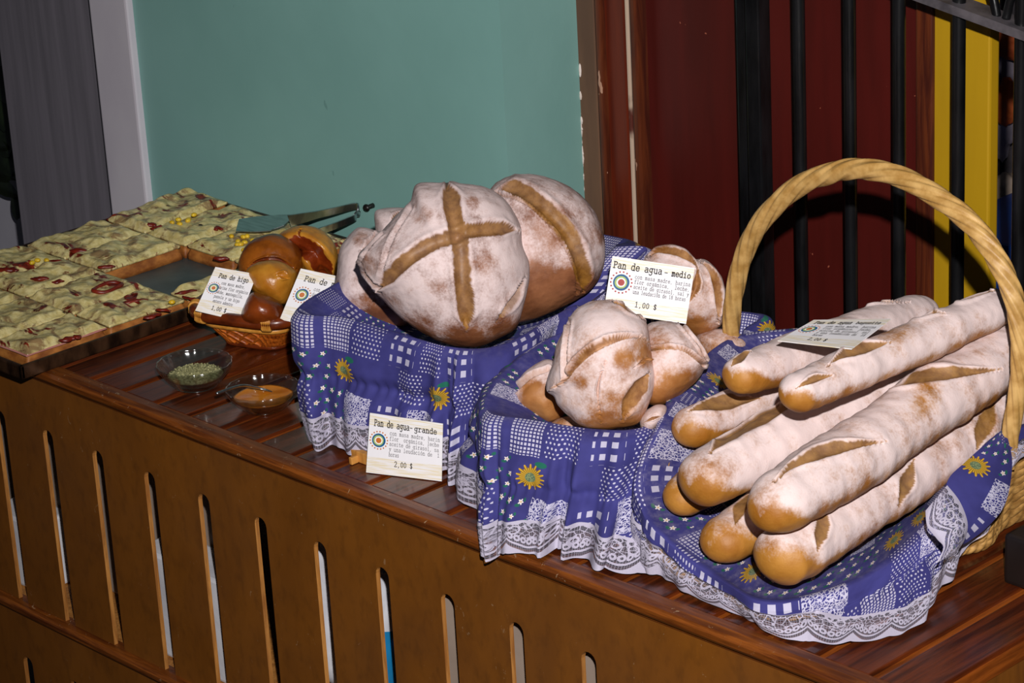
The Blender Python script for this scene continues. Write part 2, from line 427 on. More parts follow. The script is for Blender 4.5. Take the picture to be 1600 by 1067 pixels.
M['glass'] = t.done(mx_.outputs[0])
M['ink'] = simple('black_ink', rgb(22, 18, 18), rgb(40, 34, 32), .7, 200)
M['ink_light'] = simple('grey_ink', rgb(62, 58, 62), rgb(92, 86, 90), .7, 200)
M['lblue'] = simple('logo_blue', rgb(16, 80, 128), rgb(24, 92, 140), .6, 200)
M['lgreen'] = simple('logo_green', rgb(150, 176, 96), rgb(176, 194, 110), .6, 200)
M['lwhite'] = simple('logo_white', rgb(240, 238, 230), rgb(250, 248, 240), .6, 200)
M['lorange'] = simple('logo_orange', rgb(184, 96, 32), rgb(200, 112, 40), .6, 200)
M['lred'] = simple('logo_red', rgb(158, 52, 48), rgb(176, 66, 60), .6, 200)
t = NT('printed_card'); uv = t.n('ShaderNodeUVMap').outputs[0]; x, y, _ = t.xyz(uv)
band = t.mx(t.lt(y, .27), t.gt(y, .80))
ln = t.noise(t.vec(t.mul(x, 1.2), t.mul(y, 26.0)), 2.0, 4)
c = t.mix(t.mul(band, t.step(ln, .4, .62)), rgb(236, 234, 238), rgb(226, 212, 178))
M['card'] = t.done(t.bsdf(c, .5))
M['white_plastic'] = simple('white_plastic_bag', rgb(206, 206, 214), rgb(228, 228, 234), .35, 14, (1, 1, 1), .002)
M['carton'] = simple('grey_carton', rgb(150, 132, 118), rgb(164, 146, 132), .8, 12)
M['sky_blue'] = simple('blue_print', rgb(30, 130, 186), rgb(50, 150, 204), .4, 20)
M['sun_yellow'] = simple('yellow_print', rgb(214, 170, 30), rgb(228, 186, 50), .4, 20)
M['crate_blue'] = simple('blue_plastic', rgb(20, 66, 150), rgb(30, 84, 172), .4, 10)
M['orange'] = simple('orange_cloth', rgb(150, 62, 16), rgb(176, 80, 24), .8, 12)
M['jacket'] = simple('dark_cloth', rgb(34, 30, 34), rgb(70, 62, 66), .85, 16)
M['grey_cloth'] = simple('grey_cloth', rgb(104, 96, 108), rgb(128, 120, 130), .85, 16)

# ================================================================== THE SETTING
def boxs(name, a, b, mat, bev=0.0, parent=None):
    m = MB().box(a, b, 0, bev)
    return m.make(name, mat, parent, smooth=False)
WY, DY = 0.54, 0.70            # teal wall plane, door plane
def xat(px, py, Y): return float(at(px, py, Y=Y)[0])
xc = xat(788, 150, WY)         # corner where the teal wall turns
xw0 = xat(222, 150, WY); xw1 = xat(170, 200, WY)
tag(boxs('floor', (-4, -3, -.06), (4, 4, 0), M['floor']), kind='structure')
xr = xat(906, 150, DY)
V = [(xw0, WY, 0), (xc, WY, 0), (xr, DY+.03, 0), (xr, 1.2, 0), (xw0, 1.2, 0)]
MBw = MB(); n = len(V)
MBw.add(V+[(a, b, 2.6) for a, b, _ in V], [tuple(range(n))[::-1], tuple(range(n, 2*n))]+[(i, (i+1) % n, (i+1) % n+n, i+n) for i in range(n)])
tag(MBw.make('wall_back', M['teal'], None, False), kind='structure')
tag(boxs('trim_1', (xw1, WY-.012, 0), (xw0, WY+.12, 2.6), M['white_wall'], .004), kind='structure')
xg = xat(14, 200, WY+.03)
tag(boxs('wall_left', (xg, WY+.03, 0), (xw1, WY+.08, 2.6), M['grey_wall'], .003), kind='structure')
tag(boxs('wall_far', (-3.6, .86, 0), (xw1-.02, .94, 2.6), M['far_wall']), kind='structure')
# door frame: strips of worn wood, then the red door
def strip(name, p0, p1, y0, mat, bev=.003, py=200, y1=DY+.06):
    return tag(boxs(name, (xat(p0, py, y0), y0, 0), (xat(p1, py, y0), y1, 2.6), mat, bev), kind='structure')
strip('trim_2', 906, 936, DY-.004, M['frame_brown'])
strip('trim_3', 936, 944, DY-.022, M['frame'])
strip('trim_4', 944, 982, DY-.012, M['frame_red'])
strip('trim_5', 983, 987.5, DY-.016, M['crack'], .001)
strip('trim_6', 989, 999, DY-.02, M['frame'])
strip('trim_7', 999, 1010, DY-.006, M['frame_red'])
d1 = boxs('door_1', (xat(1010, 200, DY), DY, 0), (xat(1438, 200, DY), DY+.05, 2.6), M['red'])
tag(d1, kind='structure')
strip('trim_8', 1430, 1457, DY-.01, M['frame'])
strip('trim_9', 1457, 1546, DY-.006, M['yellow'], .003, y1=DY+.012)
# scuffed plaster along the frame edge
mb = MB()
for i in range(34):
    py = random.choice([random.uniform(190, 300), random.uniform(60, 300)])
    c = at(905+random.uniform(-1, 2)+max(0, (py-150)*.03), py, Y=DY-.004)
    a, b = random.uniform(.001, .004), random.uniform(.002, .010)
    mb.ball(c, (a, .0015, b), 4)
mb.make('chipped_plaster', M['chip'], bpy.data.objects['trim_2'])
tag(boxs('wall_right', (.30, 2.3, 0), (3.5, 2.4, 2.6), M['night']), kind='structure')
tag(boxs('wall_far_right', (xat(1540, 200, DY)-.7, 1.9, 0), (xat(1540, 200, DY)-.6, 2.4, 2.6), M['night']), kind='structure')
for q in (d1,): pass
# peg with a black mark on the teal wall
c = at(583, 321, Y=WY)
mb = MB().tube([c+np.array([0, .004, 0]), c+np.array([0, -.012, .0])], [.004, .003], 8).ball(c+np.array([0, -.012, 0]), (.006, .004, .005), 6)
tag(mb.make('wall_hook', M['black']), 'small black hook on the teal wall beside the metal tongs', 'hook')

# ================================================================== THE COUNTER
XL, XR = -1.10, 0.618
ctr = thing('display_counter', (-.4, .3, 0), 'slatted brown wooden counter carrying the breads', 'counter')
mb = MB(); pitch = .0625; x = -0.004
k0 = int((XL-x)//pitch)
edges = [x+pitch*k for k in range(k0, 11)]
for e in edges:
    a, b = max(e+.0055, XL), min(e+pitch-.0055, XR)
    if b-a > .01: mb.box((a, .002, T-.016), (b, .528, T), 0, .0016)
mb.make('top_planks', M['plank'], ctr, False)
MB().box((XL, .002, T-.022), (XR, .528, T-.0045)).make('batten_layer', M['batten'], ctr, False)
# front moulding with a rounded nose
prof = [(.0, T-.024), (-.010, T-.024), (-.0125, T-.020), (-.0125, T-.0165), (-.018, T-.015), (-.0225, T-.010), (-.0235, T-.004), (-.020, T+.0002), (-.012, T+.0014), (0, T+.0012), (.0015, T-.0005), (.0015, T-.024)]
def extrude(prof, x0, x1, n=2):
    V = []; K = len(prof)
    for x in np.linspace(x0, x1, n): V += [(x, y, z) for y, z in prof]
    F = [(i+j*K, (i+1) % K+j*K, (i+1) % K+(j+1)*K, i+(j+1)*K) for j in range(n-1) for i in range(K)]
    return V, F+[tuple(range(K)), tuple(range((n-1)*K, n*K))[::-1]]
mk('edge_moulding', *extrude(prof, XL, XR), M['moulding'], ctr, smooth=False)
prof = [(y*1.0, z-(T-.2665)) for y, z in prof]
mk('middle_rail', *extrude(prof, XL, XR), M['moulding'], ctr, smooth=False)
def comb(z0, z1, ztop, slots, w, y0, y1):
    """a board with round-topped slots open at its foot"""
    mb = MB(); out = []
    pts = [(XL, z0), (XL, z1), (XR, z1), (XR, z0)]
    path = []
    for s in sorted(slots, reverse=True):
        path.append((s+w/2, z0))
        for a in np.linspace(0, math.pi, 9): path.append((s+w/2*math.cos(a), ztop-w/2+w/2*math.sin(a)))
        path.append((s-w/2, z0))
    poly = pts+path
    n = len(poly)
    V = [(x, y0, z) for x, z in poly]+[(x, y1, z) for x, z in poly]
    bm = bmesh.new()
    vs = [bm.verts.new(v) for v in V[:n]]; es = [bm.edges.new((vs[i], vs[(i+1) % n])) for i in range(n)]
    bmesh.ops.triangle_fill(bm, use_beauty=True, edges=es); bm.verts.index_update()
    F = [[v.index for v in f.verts] for f in bm.faces]
    bm.free()
    Fr = [tuple(f) for f in F]; Bk = [tuple(i+n for i in f)[::-1] for f in F]
    sd = [(i, (i+1) % n, (i+1) % n+n, i+n) for i in range(n)]
    return V, Fr+Bk+sd, [0]*(len(Fr)+len(Bk))+[1 if i >= 3 else 0 for i in range(n)]
slots = [.2085-.1031*i for i in range(12)]+[.3118, .415, .518]
V, F, mi = comb(.2655, T-.022, .534, slots, .0208, -.011, -.0052)
mk('front_panel', V, F, [M['panel'], M['edge']], ctr, smooth=False, mi=mi)
slots2 = [.209-.1042*i for i in range(12)]+[.313, .417, .521]
V, F, mi = comb(.0, .243, .182, slots2, .0208, -.010, -.0042)
mk('lower_panel', V, F, [M['panel'], M['edge']], ctr, smooth=False, mi=mi)
MB().box((XR-.02, .006, 0), (XR-.002, .515, T-.022)).make('side_panel', M['panel'], ctr, False)
MB().box((XL, -.004, .2), (XR-.02, .50, .2605)).make('inner_shelf', M['edge'], ctr, False)
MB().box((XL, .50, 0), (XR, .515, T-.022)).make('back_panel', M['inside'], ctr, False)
# things kept behind the slats
def inside_box(name, x0, x1, y0, y1, z0, z1, mat, label, cat, bev=.004):
    return tag(MB().box((x0, y0, z0), (x1, y1, z1), 0, bev).make(name, mat, None, False), label, cat)
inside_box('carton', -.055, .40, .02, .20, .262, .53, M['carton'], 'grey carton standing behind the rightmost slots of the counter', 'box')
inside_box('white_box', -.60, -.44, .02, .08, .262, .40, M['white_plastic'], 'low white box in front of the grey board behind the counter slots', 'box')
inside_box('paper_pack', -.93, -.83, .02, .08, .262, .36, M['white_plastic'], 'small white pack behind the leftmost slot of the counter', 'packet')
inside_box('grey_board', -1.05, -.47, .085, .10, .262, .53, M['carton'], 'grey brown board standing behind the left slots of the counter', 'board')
def sack(name, c, r, h, mat, label, seed, extra=None):
    V, F = sphere(22, 40); P = V.copy()
    P[:, 0] = np.sign(V[:, 0])*np.abs(V[:, 0])**.7*r[0]; P[:, 1] = np.sign(V[:, 1])*np.abs(V[:, 1])**.7*r[1]
    P[:, 2] = np.sign(V[:, 2])*np.abs(V[:, 2])**.75*h/2+h/2
    d = nzv(V, 2.6, seed)*.018+nzv(V, 6, seed+3)*.008
    P[:, :2] *= (1+d*9)[:, None]*.9
    P[:, 2] = np.clip(P[:, 2], 0, None)
    root = thing(name, c, label, 'bag')
    mk('bag_body', P+np.array(c), F, mat, root)
    if extra:
        for nm, z0, z1, mt in extra:
            k = (P[:, 2] > z0*h) & (P[:, 2] < z1*h)
            F2 = [f for f in F if all(k[i] for i in f)]
            if F2:
                Q = P*np.array([1.012, 1.012, 1]); mk(nm, Q+np.array(c), F2, mt, root)
    return root
sack('plastic_bag', (-.325, .13, .262), (.075, .075), .27, M['white_plastic'], 'white plastic bag behind the counter slots under the sauce bowls', 2.2)
sack('plastic_bag', (-.195, .13, .262), (.05, .075), .22, M['white_plastic'], 'white plastic bag with blue print behind the counter slots', 5.1, [('blue_print', .25, .62, M['sky_blue'])])
sack('flour_bag', (-.105, .12, .262), (.045, .07), .23, M['white_plastic'], 'white flour bag with blue and yellow bands behind the counter slots', 8.4, [('blue_band', .60, .78, M['sky_blue']), ('yellow_band', .46, .58, M['sun_yellow'])])

# ================================================================== GATE, STREET, PLANT
GY = .615
gate = thing('iron_gate', (xat(1189, 300, GY), GY, 0), 'black iron bar gate in front of the red door', 'gate')
def vbar(px, r, z1, y=GY, z0=.08, sq=False):
    x = xat(px, 250, y)
    if sq: return MB().box((x-r, y-r, z0), (x+r, y+r, z1), 0, .002)
    return MB().tube([(x, y, z) for z in np.linspace(z0, z1, 12)], r, 14)
vbar(1188, .0105, 2.2, GY-.01, .0, True).make('hinge_stile', M['iron'], gate, False)
vbar(1168, .0075, 2.2, GY+.02, .0, True).make('hinge_post', M['iron'], gate, False)
pr = [at(1350, -45, Y=GY), at(1610, 50, Y=GY)]
slope = (pr[1][2]-pr[0][2])/(pr[1][0]-pr[0][0])
def zr(x): return pr[0][2]+slope*(x-pr[0][0])
for px in (1251, 1329, 1405, 1497, 1593):
    vbar(px, .0076, 2.1).make('bar', M['iron'], gate)
x0 = xat(1189, 250, GY); x1 = xat(1680, 250, GY)
d = np.array([1, 0, slope]); d /= np.linalg.norm(d); up = np.array([-d[2], 0, d[0]])
a, b = np.array([x0, GY, zr(x0)]), np.array([x1, GY, zr(x1)])
def flat(a, b, hw, hd):
    V = [p+s*up*hd+np.array([0, q*hw, 0]) for p in (a, b) for s, q in ((-1, -1), (-1, 1), (1, 1), (1, -1))]
    return V, [(0, 1, 2, 3)[::-1], (4, 5, 6, 7), (0, 1, 5, 4), (1, 2, 6, 5), (2, 3, 7, 6), (3, 0, 4, 7)]
mk('top_rail', *flat(a, b, .017, .005), M['grey_iron'], gate, smooth=False)
a2, b2 = np.array([x0, GY, .1]), np.array([x1, GY, .1]); up = np.array([0, 0, 1.])
mk('bottom_rail', *flat(a2, b2, .015, .01), M['iron'], gate, smooth=False)
c = at(1565, 22, Y=GY)
for s in (-1, 1):
    MB().tube(catmull([c+np.array([.0+s*.006, 0, -.004]), c+np.array([s*.012, 0, .02]), c+np.array([s*.028, 0, .06]), c+np.array([s*.02, 0, .12])], 20), .005, 8).make('scroll', M['iron'], gate)
# the counter's end: a dark box
x = at(1577, 905, Z=T)
tag(MB().box((x[0], x[1]-.01, T), (x[0]+.05, x[1]+.06, T+.052), 0, .004).make('black_box', M['black'], None, False),
    'small black box on the right end of the counter top', 'box')
# street behind the gate
def lump(name, c, r, mat, label, cat, seed, k=.25):
    V, F = sphere(24, 36); P = V*(1+k*nzv(V, 1.6, seed)+.5*k*nzv(V, 4, seed))[:, None]*np.array(r)
    return tag(mk(name, P+np.array(c), F, mat), label, cat)
SY = 1.75
c = at(1575, 230, Y=SY); lump('hanging_jacket', c, (.085, .06, .42), M['jacket'], 'dark jacket hanging in the street behind the yellow post', 'jacket', 3.3)
c = at(1563, 135, Y=SY-.12); lump('grey_shirt', c, (.03, .03, .11), M['grey_cloth'], 'pale grey shirt hanging behind the gate, right of the yellow post', 'shirt', 4.1)
c = at(1575, 160, Y=SY-.16); lump('orange_scarf', c, (.02, .02, .035), M['orange'], 'small orange cloth hanging against the dark jacket', 'cloth', 6.1)
c = at(1572, 60, Y=SY-.16); lump('orange_hat', c, (.05, .04, .03), M['orange'], 'orange cap behind the top rail of the gate', 'hat', 7.1)
c = at(1574, 300, Y=SY-.14); lump('brown_bag', c, (.035, .03, .03), M['carton'], 'pale brown pouch hanging below the dark jacket', 'bag', 9.1)
c = at(1580, 410, Y=SY-.25)
cr = thing('plastic_crate', (c[0], c[1], 0), 'blue plastic crate in the street behind the gate', 'crate')
mb = MB().box((c[0]-.05, c[1]-.12, 0), (c[0]+.3, c[1]+.12, c[2]+.075), 0, .012); mb.make('crate_body', M['crate_blue'], cr, False)
mb = MB().box((c[0]-.06, c[1]-.13, c[2]+.05), (c[0]+.31, c[1]+.13, c[2]+.08), 0, .006); mb.make('rim', M['crate_blue'], cr, False)
# plant far left
PY = .80
pc = at(-30, 250, Y=PY)
pl = thing('leafy_plant', (pc[0], PY, 0), 'dark leafy plant at the far left in front of the pale wall', 'plant')
MB().tube(catmull([(pc[0], PY, 0), at(-25, 300, Y=PY), at(-10, 200, Y=PY), at(-4, 60, Y=PY)], 24), [.012]*24, 8).make('stem', M['stem'], pl)
def leaf(base, tip, w, sag):
    base, tip = np.array(base), np.array(tip); d = tip-base; L = np.linalg.norm(d); d /= L
    s = np.cross(d, [0.3, -1, .2]); s /= np.linalg.norm(s); nn = np.cross(s, d); V = []
    for t_ in np.linspace(0, 1, 12):
        ww = w*math.sin(math.pi*min(1, t_*.9+.06))**.8
        for q in (-1, -.5, 0, .5, 1): V.append(base+d*L*t_+s*ww*q+nn*(-abs(q)*ww*.3)+np.array([0, 0, -sag*t_*t_]))
    return V, grid_faces(5, 12)
for (bx, by, tx, ty, w) in [(-25, 40, 4, 90, .03), (-25, 70, 12, 150, .035), (-25, 90, 8, 195, .04), (-22, 190, 14, 232, .03), (-20, 215, 18, 262, .03), (-30, 240, 8, 222, .02), (-22, 255, 24, 272, .012), (-22, 285, 26, 296, .016), (20, 300, 27, 334, .018), (-15, 120, 4, 30, .03), (-25, 275, 22, 262, .018)]:
    V, F = leaf(at(bx, by, Y=PY), at(tx, ty, Y=PY-.02), w, .01)
    mk('leaf', V, F, M['leaf'], pl)

# ================================================================== BREAD
def pdist(x, y, line):
    """distance in the measured frame from points to a polyline, and the arc position 0..1"""
    L = np.asarray(line, float); best = np.full(len(x), 1e9); pos = np.zeros(len(x)); acc = 0
    tot = np.sum(np.linalg.norm(np.diff(L, axis=0), axis=1))
    for a, b in zip(L[:-1], L[1:]):
        d = b-a; l2 = d @ d; t_ = np.clip(((x-a[0])*d[0]+(y-a[1])*d[1])/l2, 0, 1)
        q = np.hypot(x-a[0]-t_*d[0], y-a[1]-t_*d[1]); k = q < best
        best = np.where(k, q, best); pos = np.where(k, (acc+t_*math.sqrt(l2))/tot, pos); acc += math.sqrt(l2)
    return best, pos
def smooth_line(pts, n=40): return catmull(pts, n)
def sub_line(line, n=60):
    return catmull(line, n) if len(line) > 2 else np.asarray(line, float)
def score_on(P, Nn, dispN, cuts, seed, facing=-.05):
    """cuts opened in a crust: sunk golden band with raised lips. Each cut = (points, half width px, depth m, lip m, colour strength, taper)"""
    x, y, z = proj(P); n = len(P)
    front = (Nn @ (-CW)) > facing
    sc = np.zeros(n); disp = np.zeros(n)
    jit = nzv(P, 60, seed)*.16+nzv(P, 200, seed)*.10; jit0 = nzv(P, 35, seed)*.14
    for (line, w, dep, lip, colr, taper) in cuts:
        d, pos = pdist(x, y, sub_line(line))
        ww = w*(1+jit)*(np.clip(np.minimum(pos, 1-pos)*2*taper, .12, 1) if taper else 1)
        q = d/np.maximum(ww, .5); q0 = d/np.maximum(ww/(1+jit)*(1+jit0), .5)
        k = np.where(front, sstep(1.06, .86, q), 0)
        sc = np.maximum(sc, k*colr)
        disp += np.where(front, -dep*np.clip(1-q0*q0, 0, 1)+lip*.75*np.exp(-((q0-1.25)/.4)**2), 0)
    return sc, disp
def loaf(name, outline, ctr_px, Y, depth, mat, label, group, cuts=(), bare=(), seed=0., flour=.62, bottom=.35, lump=.012, e=.92, back=None, n=(200, 104), cat='bread', wear=1.0):
    c = at(*ctr_px, Y=Y); s = ((c-CP) @ CW)/FPX
    O = np.asarray(outline, float); dx = (O[:, 0]-ctr_px[0])*s; dy = -(O[:, 1]-ctr_px[1])*s
    C2 = catmull(np.stack([dx, dy], 1), 360, True)
    ang = np.arctan2(C2[:, 1], C2[:, 0]); rad = np.hypot(C2[:, 0], C2[:, 1]); o = np.argsort(ang)
    A, B = n
    ph = np.linspace(-math.pi, math.pi, A, endpoint=False)
    rho = np.interp(ph, ang[o], rad[o], period=2*math.pi)
    for _ in range(2): rho = .25*np.roll(rho, 1)+.5*rho+.25*np.roll(rho, -1)
    ps = np.linspace(math.pi/2, -math.pi/2, B)
    back = depth if back is None else back
    V = [(0, 0, depth)]
    for p in ps[1:-1]:
        cc = math.cos(p)**e; ss = math.sin(p); zz = (depth if ss > 0 else back)*np.sign(ss)*abs(ss)
        V += [(rho[i]*cc*math.cos(ph[i]), rho[i]*cc*math.sin(ph[i]), zz) for i in range(A)]
    V.append((0, 0, -back)); V = np.array(V)
    F = [(0, 1+i, 1+(i+1) % A) for i in range(A)]
    F += [(1+j*A+i, 1+(j+1)*A+i, 1+(j+1)*A+(i+1) % A, 1+j*A+(i+1) % A) for j in range(B-3) for i in range(A)]
    t_ = len(V)-1; F += [(t_, 1+(B-3)*A+(i+1) % A, 1+(B-3)*A+i) for i in range(A)]
    P = c+V[:, :1]*CR+V[:, 1:2]*CU-V[:, 2:]*CW
    Nl = V/np.array([rho.mean(), rho.mean(), depth])**2; Nl /= np.linalg.norm(Nl, axis=1)[:, None]
    Nw = Nl[:, :1]*CR+Nl[:, 1:2]*CU-Nl[:, 2:]*CW
    edge = np.clip(Nl[:, 2], 0, 1)
    lm = nzv(P, 16, seed)*lump*.5*edge+nzv(P, 42, seed+2)*lump*.08+nzv(P, 130, seed+5)*.0005
    sc, dp = score_on(P, Nw, None, cuts, seed)
    P2 = P+Nw*(lm+dp)[:, None]
    x, y, _ = proj(P)
    fl = np.full(len(P), flour)-bottom*sstep(-.25, -.9, Nw[:, 2])
    for (bx, by, br, k) in bare:
        fl -= k*sstep(1.15, .35, np.hypot(x-bx, y-by)/br)
    o_ = mk(name, P2, F, mat, None, c, attrs={'score': sc, 'flour': fl})
    return tag(o_, label, cat, group)

z3 = lambda L: [(x/3.137+450, y/3.137+260) for x, y in L]
z5 = lambda L: [(x/2.964+740, y/2.964+360) for x, y in L]
zb = lambda L: [(x/4.444+270, y/4.444+340) for x, y in L]
GB = 'large water loaves in the left cloth-lined basket'
loaf('round_loaf', z3([(620,92),(680,78),(745,80),(800,73),(850,85),(960,100),(1050,150),(1110,230),(1140,300),(1148,390),(1185,480),(1175,600),(1150,700),(1120,790),(1040,840),(930,885),(800,875),(700,840),(620,790),(540,730),(470,660),(430,620),(380,560),(345,480),(345,430),(400,380),(450,330),(540,230),(600,180)]),
     z3([(780, 470)])[0], .150, .085, M['boule'], 'large floured round loaf scored with a wide golden cross', GB,
     cuts=[(z3([(775,70),(800,180),(825,300),(845,400),(855,550),(870,700),(876,800)]), 13.5, .006, .0028, 1, 5),
           (z3([(440,612),(500,535),(600,450),(700,385),(800,350),(880,322),(1000,305),(1128,312)]), 11.5, .006, .0028, 1, 5),
           (z3([(1165,540),(1120,640),(1060,710),(1020,780)]), 7, .005, .003, .6, 1.2),
           (z3([(436,600),(470,480),(520,340),(600,200)]), 4.0, .004, .002, .1, 0),
           (z3([(352,470),(400,400),(470,330)]), 2.5, .003, .003, .2, 0),
           (z3([(370,520),(410,570),(440,600)]), 3.0, .003, .002, .5, 0)],
     bare=[(660,336,20,.25),(755,408,26,.38),(683,448,16,.3),(738,318,14,.35),(600,475,30,.25),(650,520,40,.35),(730,535,44,.45),(790,515,34,.4),(575,415,22,.3)], seed=1.3, flour=.76, bottom=.25, lump=.010)
loaf('round_loaf', z3([(430,312),(350,300),(290,350),(250,420),(240,520),(230,620),(250,680),(300,730),(400,780),(520,800),(600,780),(640,700),(600,500),(560,350)]),
     z3([(430, 560)])[0], .205, .065, M['boule'], 'floured round loaf half hidden at the left of the cross-scored loaf', GB,
     cuts=[(z3([(430,320),(400,380),(350,420)]), 7, .004, .003, .5, 1)], bare=[(560,490,36,.4),(600,505,40,.6),(563,372,16,.35),(580,460,20,.25)], seed=4.7, flour=.76, bottom=.5)
loaf('round_loaf', z3([(425,225),(455,208),(500,203),(560,205),(620,215),(680,300),(680,560),(560,640),(450,560),(440,400),(428,290)]),
     z3([(555, 420)])[0], .315, .05, M['boule'], 'small visible top of a pale loaf behind the cross-scored loaf, below the wall hook', GB,
     cuts=[(z3([(500,300),(530,250),(580,220)]), 5, .004, .002, 1, 1)], seed=8.1, flour=.8, bottom=.2, n=(140, 70))
loaf('round_loaf', z3([(985,125),(1030,72),(1100,46),(1200,40),(1300,64),(1400,113),(1480,190),(1530,280),(1555,380),(1550,480),(1520,560),(1480,610),(1420,650),(1300,710),(1200,750),(1080,770),(950,700),(900,500),(920,260)]),
     z3([(1230, 400)])[0], .285, .08, M['boule'], 'large pinkish floured loaf with one curved golden slash, right of the cross-scored loaf', GB,
     cuts=[(z3([(1035,108),(1130,112),(1230,180),(1330,280),(1400,380),(1440,500),(1450,615)]), 12.5, .006, .003, 1, 5),
           (z3([(1020,128),(1150,175),(1260,265),(1350,385),(1405,520),(1418,620)]), 2.5, .004, .003, .5, 0)],
     bare=[(860,360,50,.3),(880,480,70,.75),(830,440,50,.5),(900,440,40,.4),(935,370,20,.25)], seed=2.9, flour=.64, bottom=.6, lump=.008)

GM = 'medium water loaves in the middle cloth-lined basket'
loaf('folded_loaf', z5([(540,330),(610,322),(680,335),(750,380),(800,430),(815,500),(832,590),(845,680),(830,760),(790,850),(760,895),(680,915),(600,918),(500,905),(440,860),(390,810),(372,765),(340,742),(345,680),(370,600),(390,520),(430,430),(470,370)]),
     z5([(600, 640)])[0], .105, .06, M['medio'], 'floured folded loaf with deep twisted creases at the front of the middle basket', GM,
     cuts=[(z5([(352,738),(420,690),(470,620),(550,552),(650,510),(760,498),(812,520)]), 6.5, .010, .005, .75, 1.5),
           (z5([(590,880),(575,780),(580,700),(612,600)]), 2.6, .004, .003, .35, 1),
           (z5([(440,420),(425,560),(412,690)]), 4, .005, .003, .3, 0),
           (z5([(822,655),(770,730),(715,815),(690,880)]), 13, .004, .002, 1, 1.6),
           (z5([(640,330),(720,368),(790,425)]), 6, .004, .003, .9, 1),
           (z5([(830,600),(790,600),(740,640)]), 3, .005, .004, .4, 1)],
     bare=[(975,560,22,.5),(1010,560,18,.55),(960,655,60,.3),(905,600,14,.2),(1000,540,16,.4)], seed=6.2, flour=.70, bottom=.35, lump=.016)
loaf('split_loaf', z5([(180,765),(200,710),(250,645),(340,598),(400,640),(425,760),(420,850),(350,892),(280,862),(220,830),(188,800)]),
     z5([(305, 760)])[0], .125, .042, M['medio'], 'golden split loaf at the left end of the middle basket, under the folded loaf', GM,
     cuts=[(z5([(190,740),(230,700),(270,670),(345,640)]), 4, .004, .003, .4, 0)], bare=[(845,640,48,.95),(830,605,20,.3)], seed=3.8, flour=.75, bottom=.2, n=(160, 84))
loaf('split_loaf', z5([(790,450),(860,420),(940,430),(1010,470),(1060,540),(1082,600),(1040,685),(980,745),(900,800),(820,808),(760,750),(740,600)]),
     z5([(910, 620)])[0], .175, .05, M['medio'], 'pale topped split loaf just right of the folded loaf', GM,
     cuts=[(z5([(805,556),(900,545),(980,560),(1062,625)]), 3.5, .006, .004, .6, 0), (z5([(955,435),(1035,530),(1072,600)]), 2.5, .004, .004, .5, 0)],
     bare=[(1040,612,46,.5),(1075,600,30,.4),(1035,540,20,.25)], seed=5.5, flour=.74, bottom=.55, n=(170, 90))
loaf('round_roll', z5([(790,130),(830,92),(900,78),(970,88),(1015,132),(1070,138),(1120,180),(1150,250),(1162,330),(1158,420),(1110,465),(1040,492),(980,470),(900,400),(820,300),(782,200)]),
     z5([(1000, 290)])[0], .33, .055, M['medio'], 'round loaf with two curved golden slashes behind the price card of the middle basket', GM,
     cuts=[(z5([(800,128),(870,98),(950,112),(1010,152),(1045,200)]), 6, .006, .004, 1, 1.5), (z5([(1045,150),(1100,205),(1130,300),(1135,430)]), 6.5, .006, .004, 1, 1.5),
           (z5([(1035,180),(1030,260),(1000,330)]), 6, .004, .003, .9, 1.2)], bare=[(1085,510,24,.35)], seed=7.7, flour=.64, bottom=.35, n=(170, 90))
loaf('round_roll', z5([(1030,492),(1080,466),(1150,455),(1220,470),(1270,508),(1278,540),(1230,572),(1180,595),(1100,610),(1050,570)]),
     z5([(1150, 532)])[0], .335, .04, M['medio'], 'pinkish roll lying behind the left foot of the rope handle', GM, bare=[(1110,548,20,.3)], seed=9.4, flour=.6, bottom=.5, n=(130, 70))
loaf('round_roll', z5([(770,872),(800,832),(850,806),(890,815),(888,862),(860,892),(820,925),(780,922)]),
     z5([(828, 865)])[0], .125, .028, M['medio'], 'small floured roll low in the middle basket right of the folded loaf', GM, cuts=[(z5([(790,890),(830,870),(870,860)]), 3, .003, .002, .8, 1)], seed=2.2, flour=.7, bottom=.3, n=(110, 60))
loaf('round_roll', z5([(362,892),(430,862),(500,878),(530,925),(450,950),(380,935)]),
     z5([(445, 905)])[0], .12, .025, M['medio'], 'dark golden roll mostly hidden under the folded loaf', GM, seed=1.2, flour=.3, bottom=.4, n=(110, 60))

GU = 'sweet buns in the small cane basket'
loaf('sweet_bun', zb([(455,350),(460,290),(490,220),(540,165),(610,130),(690,110),(760,125),(830,160),(880,220),(905,290),(895,370),(850,420),(700,450),(550,430),(470,390)]),
     zb([(680, 280)])[0], .275, .038, M['bun'], 'round glazed brown bun at the upper left of the small cane basket', GU,
     cuts=[(zb([(500,368),(560,312),(650,290),(760,300),(862,365)]), 4, .006, .003, .7, 1.2)], seed=3.1, flour=-1, bottom=0, lump=.006, n=(160, 84))
loaf('sweet_bun', zb([(508,372),(570,320),(660,296),(740,302),(810,332),(862,378),(850,450),(820,540),(780,600),(700,582),(620,545),(560,512),(528,440)]),
     zb([(690, 445)])[0], .225, .034, M['bun_pale'], 'golden bun in front of the round brown bun, behind the price cards', GU,
     cuts=[(zb([(715,385),(760,400),(810,425)]), 5.5, .004, .0025, .35, 1.2)], seed=5.9, flour=-1, bottom=0, lump=.006, n=(160, 84))
loaf('sweet_bun', zb([(478,690),(500,600),(550,520),(620,530),(700,560),(760,605),(775,680),(740,730),(650,750),(540,740)]),
     zb([(630, 640)])[0], .185, .034, M['bun_dark'], 'dark brown bun lowest in the small cane basket between its two cards', GU, seed=7.3, flour=-1, bottom=0, lump=.005, n=(140, 74))
